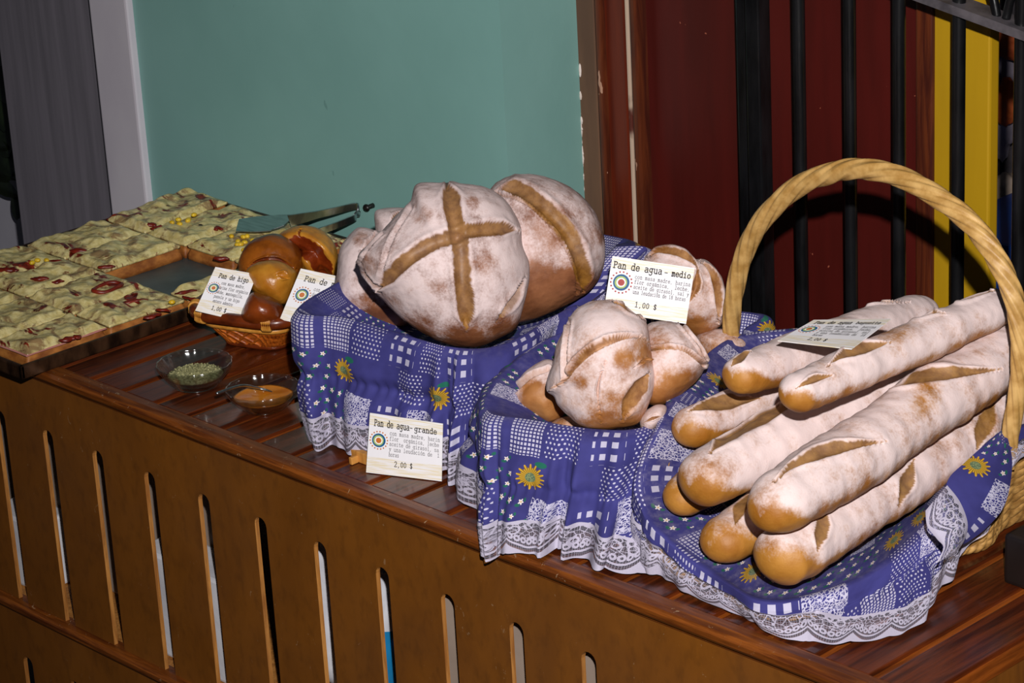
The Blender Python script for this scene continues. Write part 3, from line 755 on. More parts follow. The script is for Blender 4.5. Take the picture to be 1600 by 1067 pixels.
loaf('sweet_bun', zb([(738,122),(800,80),(880,55),(960,60),(1040,90),(1110,160),(1142,240),(1138,330),(1110,410),(1000,420),(900,360),(860,250),(780,180)]),
     zb([(1000, 240)])[0], .33, .036, M['bun_pale'], 'golden curled bun with a dark shiny filling at the back of the small cane basket', GU,
     cuts=[(zb([(850,195),(930,215),(990,270),(1040,350),(1050,400)]), 15, .014, .004, 1, 0), (zb([(890,70),(885,110),(880,150)]), 2.5, .004, .002, .9, 1)], seed=8.8, flour=-1, bottom=0, lump=.006, n=(160, 84))

GS = 'baguettes in the big rope-handled basket'
def baguette(p0, p1, R, label, cuts, seed, mid=None, tip=(.16, .08), flour=.8, squash=.9, bare=(), bend=.0):
    a, b = np.array(p0), np.array(p1)
    m = (a+b)/2+np.array([0, 0, bend]) if mid is None else np.array(mid)
    K, A = 420, 120
    ax = catmull([a, a*.25+m*.5+b*.25 if False else m, b], K)
    t_ = np.linspace(0, 1, K); L = np.linalg.norm(b-a)
    # even steps near the rounded ends
    tt = (1-np.cos(np.pi*t_))/2; ax = np.stack([np.interp(tt, t_, ax[:, i]) for i in range(3)], 1)
    e0 = np.clip(tt*L/(R*1.5), 0, 1); e1 = np.clip((1-tt)*L/(R*2.4), 0, 1)
    prof = np.sqrt(np.clip(1-(1-e0)**2, 0, 1))*np.sqrt(np.clip(1-(1-e1)**2, 0, 1))
    wob = np.array([1+.06*noise.noise(Vector((q*7, seed, 0))) for q in tt*L/.12])
    # taper a little to the ends
    rr = R*1.06*prof*wob*(.82+.18*np.sin(np.pi*np.clip(tt, 0.02, .98))**.6); rr = np.maximum(rr, 1e-5)
    P_, Tn, Aa, Bb = frames(ax, False)
    ph = np.arange(A)*2*math.pi/A
    V = np.concatenate([ax[i]+rr[i]*(np.outer(np.cos(ph), Aa[i])*squash+np.outer(np.sin(ph), Bb[i])) for i in range(K)])
    Nn = np.concatenate([np.outer(np.cos(ph), Aa[i])+np.outer(np.sin(ph), Bb[i]) for i in range(K)])
    Nn[:A] = -Tn[0]; Nn[-A:] = Tn[-1]
    amp = np.repeat(np.clip(rr/R, 0, 1), A)
    lm = (nzv(V, 10, seed)*.004+nzv(V, 30, seed)*.0012+nzv(V, 110, seed)*.0005)*amp
    sc, dp = score_on(V, Nn, None, cuts, seed, .02)
    P2 = V+Nn*(lm+dp*amp)[:, None]
    tv = np.repeat(tt, A)
    fl = np.full(len(V), flour)+nzv(V, 30, seed+4)*.15
    under = sstep(.05, -.6, Nn[:, 2])
    fl -= .55*under
    fl -= 1.0*sstep(tip[0]*1.15, tip[0]*.25, tv+nzv(V, 25, seed)*.06+tip[0]*(.62*np.clip(Nn[:, 2], -1, 1)+.1))
    fl -= .7*sstep(1-tip[1], 1-tip[1]*.3, tv)
    x, y, _ = proj(V)
    for (bx, by, br, k) in bare: fl -= k*sstep(1.15, .35, np.hypot(x-bx, y-by)/br)
    F = grid_faces(A, K, True, True)+[tuple(range(A)), tuple((K-1)*A+i for i in range(A))[::-1]]
    o = mk('baguette', P2, F, M['baguette'], None, a, attrs={'score': sc, 'flour': fl})
    return tag(o, label, 'bread', GS)
zq = lambda L: [(x/2.1333+1000, y/2.1333+420) for x, y in L]
R_ = lambda px, py, Y: at(px, py, Y=Y)
def bag(px0, Y0, px1, Y1, R, label, cuts, seed, **k):
    """axis from the front tip centre to the far tip centre; R is added past both ends"""
    a, b = at(*px0, Y=Y0), at(*px1, Y=Y1); d = (b-a)/np.linalg.norm(b-a)
    return baguette(a-d*R*.9, b+d*R*.9, R, label, cuts, seed, **k)
# lowest layer first
bag((1072,774), .07, (1400,560), .44, .0260, 'yellowish baguette lowest at the left, its tip under the second baguette stack', [], 11.2, tip=(.30, .1), flour=.35)
bag((1136,842), .05, (1520,600), .45, .0290, 'golden tipped baguette low in the basket, left of the bottom front baguette', [(zq([(370,740),(335,790),(318,850)]), 11, .002, .001, .95, 1.5)], 12.6, tip=(.24, .1), flour=.62)
bag((1228,864), .03, (1592,622), .44, .0315, 'bottom front baguette with two narrow cross slashes, nearest the counter edge', [(zq([(620,800),(605,860),(585,940)]), 11, .002, .0012, .95, 1.4), (zq([(915,630),(885,720),(862,790)]), 12, .002, .0012, .95, 1.1), (zq([(1180,440),(1150,520),(1125,600)]), 14, .002, .0012, .95, 1.4)], 13.9, tip=(.17, .06), flour=.80, bare=[(1210,880,40,.4)])
bag((1082,668), .125, (1420,520), .46, .0225, 'short looking baguette at the left of the rope-handled basket, below the top left baguette', [(zq([(160,480),(230,455),(320,440),(400,430)]), 12, .003, .002, 1, 1.3)], 15.1, tip=(.16, .1), flour=.72)
bag((1110,745), .045, (1575,497), .50, .0325, 'long baguette with a broad dark slash, left of the large front baguette', [(zq([(232,615),(300,540),(400,490),(520,455)]), 17, .004, .0025, 1, 1.6), (zq([(1100,255),(1160,235),(1240,215)]), 12, .003, .002, 1, 1.4)], 16.4, tip=(.15, .06), flour=.85)
bag((1219,788), .012, (1600,532), .425, .0335, 'large upper front baguette with long ragged slashes and a grey dented patch', [(zq([(440,715),(520,655),(640,605),(820,575)]), 10, .004, .003, 1, 1.2), (zq([(765,425),(860,385),(1000,355),(1205,335)]), 11, .004, .003, 1, 1.2)], 17.7, tip=(.13, .05), flour=.80, bare=[(1447,622,34,.45)])
bag((1164,585), .135, (1440,487), .45, .0235, 'top left baguette lying under the grey looking price card', [(zq([(300,330),(330,300),(370,275)]), 7, .003, .002, .9, 1.2), (zq([(400,245),(450,215),(520,195)]), 6, .003, .002, 1, 1.2), (zq([(520,180),(640,145),(780,120),(900,110)]), 3, .003, .004, .5, 1)], 18.3, tip=(.14, .06), flour=.84)
bag((1250,612), .085, (1558,480), .385, .0236, 'topmost baguette with four diagonal slashes, right of the price card', [(zq([(520,395),(580,365),(650,350)]), 6, .003, .002, .9, 1.2), (zq([(625,320),(700,275),(840,238)]), 10, .004, .003, 1, 1.2), (zq([(800,165),(900,140),(1020,145)]), 9, .004, .003, 1, 1.2), (zq([(980,110),(1080,85),(1190,72)]), 7, .004, .003, 1, 1.2)], 19.9, tip=(.10, .06), flour=.86, bare=[(1400,520,40,.3)])

# ================================================================== CLOTH LINERS
def resample(loop, n):
    """even steps along a closed loop, started where the control list starts"""
    C = catmull(loop, 900, True); d = np.linalg.norm(np.roll(C, -1, 0)-C, axis=1); s = np.concatenate([[0], np.cumsum(d)])
    C = np.vstack([C, C[:1]]); q = np.linspace(0, s[-1], n, endpoint=False)
    return np.stack([np.interp(q, s, C[:, k]) for k in range(3)], 1), s[-1]
def liner(rim, hem, floor_c, floor_r, label, seed, n=420, folds=22, amp=.006, lace_w=.034, cell=.042, gather=.5, bulge=.006, inner=True, flour=.0, ripple=.004, win=.3):
    # matched control points: rim[i] falls to hem[i]
    both = np.hstack([np.asarray(rim, float), np.asarray(hem, float)])
    C = np.zeros((n, 6)); A = np.asarray(rim, float)
    K = len(A); CC = catmull(both[:, :3], n, True); HH = catmull(both[:, 3:], n, True)
    C, H = CC, HH
    rc = C[:, :2].mean(0)
    tang = np.roll(C, -1, 0)-np.roll(C, 1, 0); nrm = np.stack([tang[:, 1], -tang[:, 0], np.zeros(n)], 1); nrm /= np.linalg.norm(nrm, axis=1)[:, None]+1e-9
    if (nrm[:, :2]*(C[:, :2]-rc)).sum() < 0: nrm = -nrm
    seg = np.linalg.norm(np.roll(H*.5+C*.5, -1, 0)-(H*.5+C*.5), axis=1); U = np.concatenate([[0], np.cumsum(seg)]); per = U[-1]; U = U[:-1]
    drop = np.linalg.norm(H-C, axis=1)
    Lc = np.clip(1-lace_w/np.maximum(drop, .05), .25, .93)       # share of the skirt that is cloth
    th = U/per*2*math.pi
    wob = np.array([noise.noise(Vector((math.cos(q)*3, math.sin(q)*3, seed))) for q in th])
    wob2 = np.array([noise.noise(Vector((math.cos(q)*9, math.sin(q)*9, seed+4))) for q in th])
    phase = folds*th+wob*9
    rows, vv = [], []
    fc = np.array(floor_c); rim_r = np.array(floor_r)
    if inner:
        ring = np.column_stack([fc[0]+(C[:, 0]-rc[0])*rim_r[0], fc[1]+(C[:, 1]-rc[1])*rim_r[1], np.full(n, fc[2])])
        _ = np.stack([fc[0]+rim_r[0]*np.cos(np.arctan2(C[:, 1]-rc[1], C[:, 0]-rc[0])), fc[1]+rim_r[1]*np.sin(np.arctan2(C[:, 1]-rc[1], C[:, 0]-rc[0])), np.full(n, fc[2])], 1)
        for k in (.02, .5, 1): rows.append(fc+(ring-fc)*k); vv.append(-.24+.06*k)
        for k in np.linspace(.12, .97, 12):
            ss = win*(k**2.2)+(1-win)*k**.9
            p = ring*(1-ss)+C*ss; p[:, 2] = ring[:, 2]*(1-k)+C[:, 2]*k
            p = p+nrm*((wob2*.004+.002*np.sin(phase*.7))*k*(1-k)*2)[:, None]; rows.append(p); vv.append(-.14+.14*k)
    S = np.linspace(0, 1, 40)
    cloth_rows = []
    def skirt(sv):
        s = sv[:, None] if np.ndim(sv) else np.full((n, 1), sv)
        s1 = s[:, 0]
        xy = s**1.25
        p = C*(1-xy)+H*xy
        zf = np.where(s1 < 1, s1**1.12, 1)
        p[:, 2] = C[:, 2]*(1-zf)+H[:, 2]*zf
        out = bulge*np.sin(np.pi*np.clip(s1, 0, 1))**.8*(1+.5*wob)+.007*np.clip(s1*9, 0, 1)*(1-s1)
        g = np.exp(-((s1-gather)/.07)**2)
        f = amp*np.clip(s1*1.3, 0, 1)*(np.sin(phase)+.45*np.sin(phase*2.3+1))+.006*wob2*np.clip(s1*3, 0, 1)
        f = f*(1-.5*g)+.0017*g*np.sin(th*95+wob2*8)-.006*g
        roll = .004*np.sin(np.clip(s1*14, 0, math.pi))
        p = p+nrm*(out+f)[:, None]
        p[:, 2] += roll+ripple*np.sin(phase+1.2)*np.clip((s1-.7)*3, 0, 1)*.6
        return p
    nc = 46
    for k in np.linspace(0, 1, nc):
        rows.append(skirt(Lc*k)); vv.append(None)
    hemz = np.minimum(H[:, 2], T+.0022)
    P = []; UV = []; FZ = []
    for r_, v in zip(rows, vv):
        P.append(r_)
    nin = len(rows)-nc
    for j, r_ in enumerate(rows):
        if j < nin: v = np.full(n, vv[j])/cell
        else: v = Lc*drop*((j-nin)/(nc-1))*1.05/cell
        UV.append(np.stack([U/cell, v+5], 1))
        # flour dusted along the rim near the loaves
        sd = abs(j-nin)/6.0
        FZ.append(np.full(n, flour*math.exp(-sd*sd)))
    lrows, LUV = [], []
    nl = 14; per_s = max(8, round(per/.046))
    for k in np.linspace(0, 1, nl):
        scal = .10*(1-np.abs(np.sin(np.pi*per_s*U/per))**.7) if k == 1 else .10*k*(1-np.abs(np.sin(np.pi*per_s*U/per))**.7)
        sv = Lc+(1-Lc)*(k-scal*0-(scal*.9))
        p = skirt(sv); p = p+nrm*.0012
        lrows.append(p); LUV.append(np.stack([per_s*U/per, np.full(n, k*.98)], 1))
    def clampz(p):
        q = p.copy(); lo = np.where(q[:, 1] > -.024, T+.0022, -9); q[:, 2] = np.maximum(q[:, 2], lo); return q
    P = [clampz(p) if j >= nin else p for j, p in enumerate(P)]; lrows = [clampz(p) for p in lrows]
    for i, p in enumerate(lrows): p[:, 2] += .0006
    root = thing('basket_liner', (float(rc[0]), float(rc[1]), T), label, 'cloth', 'patchwork cloth liners with lace hems')
    def close(rows_, UVs, extra=None):
        V = np.concatenate([np.vstack([r_, r_[:1]]) for r_ in rows_]); W = []
        for q in UVs:
            last = q[:1].copy(); last[0, 0] = q[-1, 0]+(q[-1, 0]-q[-2, 0]); W.append(np.vstack([q, last]))
        a = None if extra is None else np.concatenate([np.append(q, q[0]) for q in extra])
        return V, np.concatenate(W), a
    V, W, a = close(P, UV, FZ)
    mk('cloth', V, grid_faces(n+1, len(P)), M['cloth'], root, uv=W, attrs={'flour': a})
    V, W, a = close(lrows, LUV)
    mk('lace_trim', V, grid_faces(n+1, nl), M['lace'], root, uv=W)
    return root
P_ = lambda px, py, h: onT(px, py, h)
def wl(x, y, h): return np.array([x, y, T+h])
rim1 = [P_(466,484,.148), P_(545,497,.145), P_(650,528,.142), P_(700,541,.140), P_(752,544,.140), P_(800,532,.140), P_(855,500,.138), P_(895,478,.140), wl(-.062,.29,.140), P_(1010,392,.17), P_(962,384,.175), wl(-.16,.45,.15), wl(-.28,.43,.145), wl(-.335,.33,.145), wl(-.335,.18,.145)]
hem1 = [P_(497,688,.004), P_(540,704,.004), P_(625,712,.004), P_(690,735,.004), P_(738,766,.004), P_(778,742,.004), wl(-.035,.13,.02), wl(-.045,.2,.03), wl(-.05,.28,.03), wl(-.05,.40,.03), wl(-.08,.47,.02), wl(-.17,.485,.02), wl(-.29,.46,.01), wl(-.345,.34,.01), wl(-.335,.17,.006)]
rim2 = [P_(762,640,.118), P_(830,655,.118), P_(930,670,.116), P_(1000,668,.116), P_(1040,640,.108), wl(.175,.18,.105), wl(.165,.26,.105), wl(.14,.34,.105), P_(1160,520,.108), wl(.07,.42,.115), wl(.02,.38,.12), wl(.006,.30,.125), P_(880,520,.132), P_(785,585,.126)]
hem2 = [P_(765,850,-.0), P_(800,866,.003), P_(900,868,.004), P_(960,896,.004), P_(1075,892,.004), wl(.21,.14,.02), wl(.185,.24,.02), wl(.16,.35,.02), wl(.13,.45,.02), wl(.07,.47,.02), wl(.01,.42,.02), wl(-.005,.33,.03), wl(-.01,.2,.03), P_(738,735,.02)]
hem2[0] = np.array([hem2[0][0], -.026, T-.006])
rim3 = [P_(1040,650,.125), P_(1003,745,.09), P_(1030,820,.055), P_(1110,885,.03), P_(1200,935,.028), P_(1330,905,.034), P_(1430,832,.052), P_(1500,748,.088), P_(1550,705,.108), P_(1574,672,.112), wl(.470,.42,.105), wl(.41,.49,.105), wl(.3,.505,.105), wl(.20,.47,.11), P_(1165,525,.125), P_(1090,585,.128)]
def under(p, dx, dy, h): return np.array([p[0]+dx, p[1]+dy, T+h])
hem3 = [under(rim3[0], -.004, -.004, .03), under(rim3[1], -.006, -.006, .016), under(rim3[2], -.006, -.010, .006), P_(1105,935,.003), P_(1210,988,.003), P_(1320,1008,.003), P_(1420,985,.003), P_(1487,890,.012), P_(1532,835,.036), P_(1582,722,.088), wl(.485,.43,.07), wl(.42,.51,.07), wl(.3,.52,.07), wl(.19,.49,.07), wl(.155,.42,.07), P_(1075,605,.10)]
L1 = liner(rim1, hem1, (-.17, .22, T+.088), (.6, .6), 'blue patchwork cloth with lace hem draped under the large round loaves', 1.5, folds=15, amp=.011, flour=.06)
L2 = liner(rim2, hem2, (.1, .24, T+.03), (.62, .62), 'blue patchwork cloth of the middle basket, its lace hanging over the counter edge', 5.2, folds=15, amp=.010, flour=.08, gather=.55, win=.8)
L3 = liner(rim3, hem3, (.31, .3, T+.012), (.68, .68), 'blue patchwork cloth with lace hem under the baguettes in the rope-handled basket', 9.7, folds=15, amp=.004, flour=.15, gather=.45, bulge=.004, ripple=.003, win=1.0)

# the cloth of the baguettes is turned over itself beside the handle
def flap(name, A, B, mat, bulge, uvk, parent, nt=60, nw=16, seed=0.):
    A = catmull(A, nt); B = catmull(B, nt); V = []; UV = []
    dirc = CP-A.mean(0); dirc /= np.linalg.norm(dirc)
    la = np.concatenate([[0], np.cumsum(np.linalg.norm(np.diff((A+B)/2, axis=0), axis=1))]); wd = np.linalg.norm(B-A, axis=1).mean()
    for i in range(nt):
        for k in np.linspace(0, 1, nw):
            p = A[i]*(1-k)+B[i]*k
            f = math.sin(math.pi*k)**.7*bulge*(.35+.65*math.sin(math.pi*min(1, i/(nt-1)*.96+.02)))+.0022*noise.noise(Vector((i*.13, k*3.5, seed)))*math.sin(math.pi*k)
            V.append(p+dirc*f); UV.append((la[i]/uvk[0], 6.3+k*wd/uvk[1] if uvk[2] else k))
    return mk(name, V, grid_faces(nw, nt), mat, parent, uv=UV, attrs={'flour': np.zeros(len(V))})
A = [P_(1559,676,.118), P_(1532,700,.116), P_(1508,722,.112), P_(1484,745,.108), P_(1479,768,.102), P_(1492,800,.088), P_(1500,835,.068)]
B = [P_(1568,671,.116), P_(1581,712,.100), P_(1578,760,.082), P_(1566,796,.068), P_(1540,826,.058), P_(1515,845,.052), P_(1502,852,.052)]
flap('folded_corner', A, B, M['cloth'], .012, (.042, .042, True), L3, seed=2.)
A = [P_(1480,758,.118), P_(1500,784,.106), P_(1512,818,.090), P_(1506,846,.074), P_(1490,866,.066)]
B = [P_(1446,798,.104), P_(1449,822,.094), P_(1464,842,.084), P_(1474,856,.078), P_(1462,880,.066)]
flap('folded_lace', A, B, M['lace'], .010, (.034, 1, False), L3, seed=5.)

# ================================================================== ROPE BASKET
bk = thing('rope_basket', (.30, .30, T), 'big coiled straw basket with a tall twisted handle, holding baguettes', 'basket')
def sup(a, b, k=2.4, n=260):
    th = np.linspace(0, 2*math.pi, n, endpoint=False); c, s = np.cos(th), np.sin(th)
    return np.stack([.30+a*np.sign(c)*np.abs(c)**(2/k), .295+b*np.sign(s)*np.abs(s)**(2/k)], 1)
R3 = catmull(rim3, 900, True); r3c = R3[:, :2].mean(0)
for i in range(9):
    f = i/8
    L = np.column_stack([r3c+(R3[:, :2]-r3c)*(.945+.02*f), T+.0108+np.maximum(R3[:, 2]-T-.044, .0)*f])
    if i > 2: L = L[R3[:, 2] > T+.05] if False else L
    n_ = 20; V, F = tube(L, .0085, n_, True)
    K = len(L); ph = np.tile(np.arange(n_)*2*math.pi/n_, K); kk = np.repeat(np.arange(K), n_)
    cen = np.repeat(L, n_, 0); V = cen+(V-cen)*(1+.20*np.abs(np.cos(1.5*(ph+kk*2*math.pi/42)))-.1)[:, None]
    mk('rope_coil', V, F, M['rope'], bk)
MB().add(*(lambda q: ([(x, y, T+.004) for x, y in q], [tuple(range(len(q)))]))(r3c+(R3[:, :2]-r3c)*.945)).make('base', M['rope'], bk)
hp = [P_(1578,700,.095)]
HY = .315
hpts = [at(1147,600,Y=HY+.03), at(1142,540,Y=HY+.02), at(1146,470,Y=HY+.01), at(1162,400,Y=HY+.005), at(1193,342,Y=HY), at(1246,292,Y=HY), at(1300,270,Y=HY), at(1343,264,Y=HY), at(1400,274,Y=HY), at(1460,305,Y=HY), at(1515,347,Y=HY), at(1555,400,Y=HY), at(1583, 462, Y=HY), at(1594, 530, Y=HY), at(1592, 600, Y=HY), at(1580, 672, Y=HY), at(1573, 730, Y=HY)]
HP = catmull(hpts, 520); n_ = 48
V, F = tube(HP, np.interp(np.linspace(0, 1, 520), [0, .1, .3, .7, .9, 1], [.0088, .0092, .0104, .0100, .0086, .0080]), n_)
K = len(HP); ph = np.tile(np.arange(n_)*2*math.pi/n_, K); kk = np.repeat(np.arange(K), n_); cen = np.repeat(HP, n_, 0)
V = cen+(V-cen)*(.88+.20*np.abs(np.cos(3*(ph+kk*.045)))+.03*np.cos(13*(ph+kk*.045)))[:, None]
mk('handle', V, F, M['handle'], bk)

# ================================================================== SMALL CANE BASKET
cb = thing('cane_basket', (-.56, .27, T), 'small orange brown cane basket of sweet buns beside the pizza tray', 'basket')
a0, a1 = P_(284,487,.050), P_(447,508,.050)
ux = (a1-a0); Lx = np.linalg.norm(ux); ux /= Lx; uy = np.array([-ux[1], ux[0], 0]); Ly = .235
def cbp(x, y, z, fl=0.0):  # x,y 0..1 across the basket, z height, fl flare outward
    cx, cy = (x-.5)*(Lx+fl*2), (y-.5)*(Ly+fl*2)
    o = a0*.5+a1*.5+uy*Ly*.5
    return np.array([o[0], o[1], T+z])+ux*cx+uy*cy
def rr_loop(z, fl, n=160, k=5):
    th = np.linspace(0, 2*math.pi, n, endpoint=False); c, s = np.cos(th), np.sin(th)
    return np.array([cbp(.5+.5*np.sign(a)*abs(a)**(2/k), .5+.5*np.sign(b)*abs(b)**(2/k), z, fl) for a, b in zip(c, s)])
rim = rr_loop(.048, 0)
V, F = tube(rim, .0082, 12, True); mk('rim', V, F, M['cane_dark'], cb)
V, F = tube(rr_loop(.034, -.010), .0045, 8, True); mk('rim_band', V, F, M['cane_gold'], cb)
fine = rr_loop(.048, 0, 960)
for i in range(0, 960, 96):
    mb = MB()
    for w in range(-2, 3):
        a = fine[(i+w*5) % 960]; tdir = fine[(i+w*5+3) % 960]-fine[(i+w*5-3) % 960]; tdir /= np.linalg.norm(tdir); s_ = np.cross(tdir, [0, 0, 1])
        mb.tube([a+.0088*(math.cos(q)*s_+math.sin(q)*np.array([0, 0, 1.])) for q in np.linspace(0, 2*math.pi, 14, endpoint=False)], .0019, 6, closed=True)
    mb.make('binding', M['cane_gold'], cb)
lt, lb = rr_loop(.040, -.006), rr_loop(.004, -.030)
for i in range(0, 160, 3):
    mb.tube(catmull([lt[i], (lt[(i+2) % 160]+lb[(i+4) % 160])/2, lb[(i+6) % 160]], 8), .0022, 6)
    mb.tube(catmull([lt[i], (lt[(i-2) % 160]+lb[(i-4) % 160])/2+np.array([0, 0, .001]), lb[(i-6) % 160]], 8), .0022, 6)
lin = [p*.985+np.array([cb.location[0], cb.location[1], p[2]])*.015 for p in lt]; lib = [p*.985+np.array([cb.location[0], cb.location[1], p[2]])*.015 for p in lb]
mb.add([tuple(p) for p in lin]+[tuple(p) for p in lib], [(i, (i+1) % 160, (i+1) % 160+160, i+160) for i in range(160)])
mb.make('woven_wall', M['cane'], cb)
V, F = tube(lb, .0035, 8, True); mk('foot_ring', V, F, M['cane_dark'], cb)
MB().add([tuple(p+np.array([0, 0, .002])) for p in lb], [tuple(range(160))]).make('base', M['cane_dark'], cb)

# ================================================================== PRICE CARDS
G = {
 'a': [[(.12,.93),(.35,1),(.62,1),(.8,.85),(.8,.12),(1,0)],[(.8,.6),(.35,.58),(.1,.42),(.08,.2),(.3,0),(.55,0),(.8,.22)]],
 'c': [[(.9,.72),(.7,1),(.35,1),(.1,.7),(.1,.3),(.35,0),(.7,0),(.92,.25)]],
 'd': [[(.58,1.5),(.82,1.5),(.82,0),(1,0)],[(.82,.75),(.6,1),(.3,1),(.08,.7),(.08,.3),(.3,0),(.6,0),(.82,.25)]],
 'e': [[(.1,.52),(.92,.52),(.88,.8),(.65,1),(.35,1),(.1,.7),(.1,.3),(.35,0),(.7,0),(.92,.2)]],
 'f': [[(.92,1.35),(.75,1.5),(.5,1.45),(.4,1.2),(.4,0)],[(.1,.97),(.75,.97)],[(.12,0),(.72,0)]],
 'g': [[(.78,.7),(.6,1),(.3,1),(.1,.75),(.1,.42),(.3,.2),(.6,.2),(.78,.45)],[(1,1),(.78,1),(.78,-.2),(.6,-.48),(.25,-.48),(.1,-.32)]],
 'h': [[(0,1.5),(.18,1.5),(.18,0)],[(.18,.7),(.4,1),(.65,1),(.8,.8),(.8,0)],[(0,0),(.38,0)],[(.62,0),(1,0)]],
 'i': [[(.2,1),(.5,1),(.5,0)],[(.15,0),(.85,0)],[(.5,1.28),(.5,1.44)]],
 'l': [[(.2,1.5),(.5,1.5),(.5,0)],[(.15,0),(.85,0)]],
 'm': [[(0,1),(.12,1),(.12,0)],[(.12,.75),(.25,1),(.4,1),(.5,.8),(.5,0)],[(.5,.75),(.65,1),(.8,1),(.88,.8),(.88,0),(1.02,0)],[(0,0),(.24,0)]],
 'n': [[(0,1),(.18,1),(.18,0)],[(.18,.7),(.4,1),(.65,1),(.8,.8),(.8,0)],[(0,0),(.38,0)],[(.62,0),(1,0)]],
 'o': [[(.35,0),(.1,.3),(.1,.7),(.35,1),(.65,1),(.9,.7),(.9,.3),(.65,0),(.35,0)]],
 'p': [[(0,1),(.18,1),(.18,-.46)],[(.18,.75),(.4,1),(.7,1),(.92,.7),(.92,.3),(.7,0),(.4,0),(.18,.25)],[(0,-.46),(.4,-.46)]],
 'q': [[(1,1),(.82,1),(.82,-.46)],[(.82,.75),(.6,1),(.3,1),(.08,.7),(.08,.3),(.3,0),(.6,0),(.82,.25)],[(.6,-.46),(1,-.46)]],
 'r': [[(.05,1),(.3,1),(.3,0)],[(.3,.65),(.5,.95),(.75,1),(.92,.85)],[(.05,0),(.68,0)]],
 's': [[(.85,.78),(.65,1),(.3,1),(.12,.78),(.3,.55),(.7,.45),(.88,.22),(.65,0),(.3,0),(.1,.2)]],
 't': [[(.38,1.38),(.38,.2),(.55,0),(.8,.05),(.92,.2)],[(.1,.97),(.82,.97)]],
 'u': [[(0,1),(.18,1),(.18,.25),(.35,0),(.6,0),(.82,.25)],[(.65,1),(.82,1),(.82,0),(1,0)]],
 'y': [[(.15,1),(.5,.08)],[(.85,1),(.5,.08),(.3,-.4),(.08,-.46)],[(0,1),(.36,1)],[(.64,1),(1,1)]],
 'b': [[(0,1.5),(.18,1.5),(.18,0)],[(.18,.75),(.4,1),(.7,1),(.92,.7),(.92,.3),(.7,0),(.4,0),(.18,.25)]],
 'P': [[(.05,1.42),(.6,1.42),(.92,1.28),(.92,.85),(.6,.68),(.25,.68)],[(.25,1.42),(.25,0)],[(.02,0),(.52,0)]],
 '0': [[(.5,0),(.15,.3),(.15,1.1),(.5,1.42),(.85,1.1),(.85,.3),(.5,0)]],
 '1': [[(.2,1.2),(.5,1.42),(.5,0)],[(.15,0),(.85,0)]],
 '2': [[(.12,1.1),(.3,1.4),(.7,1.4),(.88,1.1),(.7,.7),(.12,0),(.9,0),(.9,.15)]],
 '8': [[(.5,.75),(.2,1),(.25,1.35),(.5,1.42),(.75,1.35),(.8,1),(.5,.75),(.12,.4),(.25,.05),(.5,0),(.75,.05),(.88,.4),(.5,.75)]],
 ',': [[(.5,.12),(.5,0),(.35,-.25)]], '-': [[(.12,.6),(.88,.6)]],
 '$': [[(.85,1.1),(.65,1.3),(.3,1.3),(.12,1.05),(.3,.75),(.7,.62),(.88,.35),(.65,.1),(.3,.1),(.1,.3)],[(.5,1.5),(.5,-.12)]],
}
G['á'] = G['a']+[[(.4,1.2),(.65,1.5)]]; G['ó'] = G['o']+[[(.4,1.2),(.65,1.5)]]
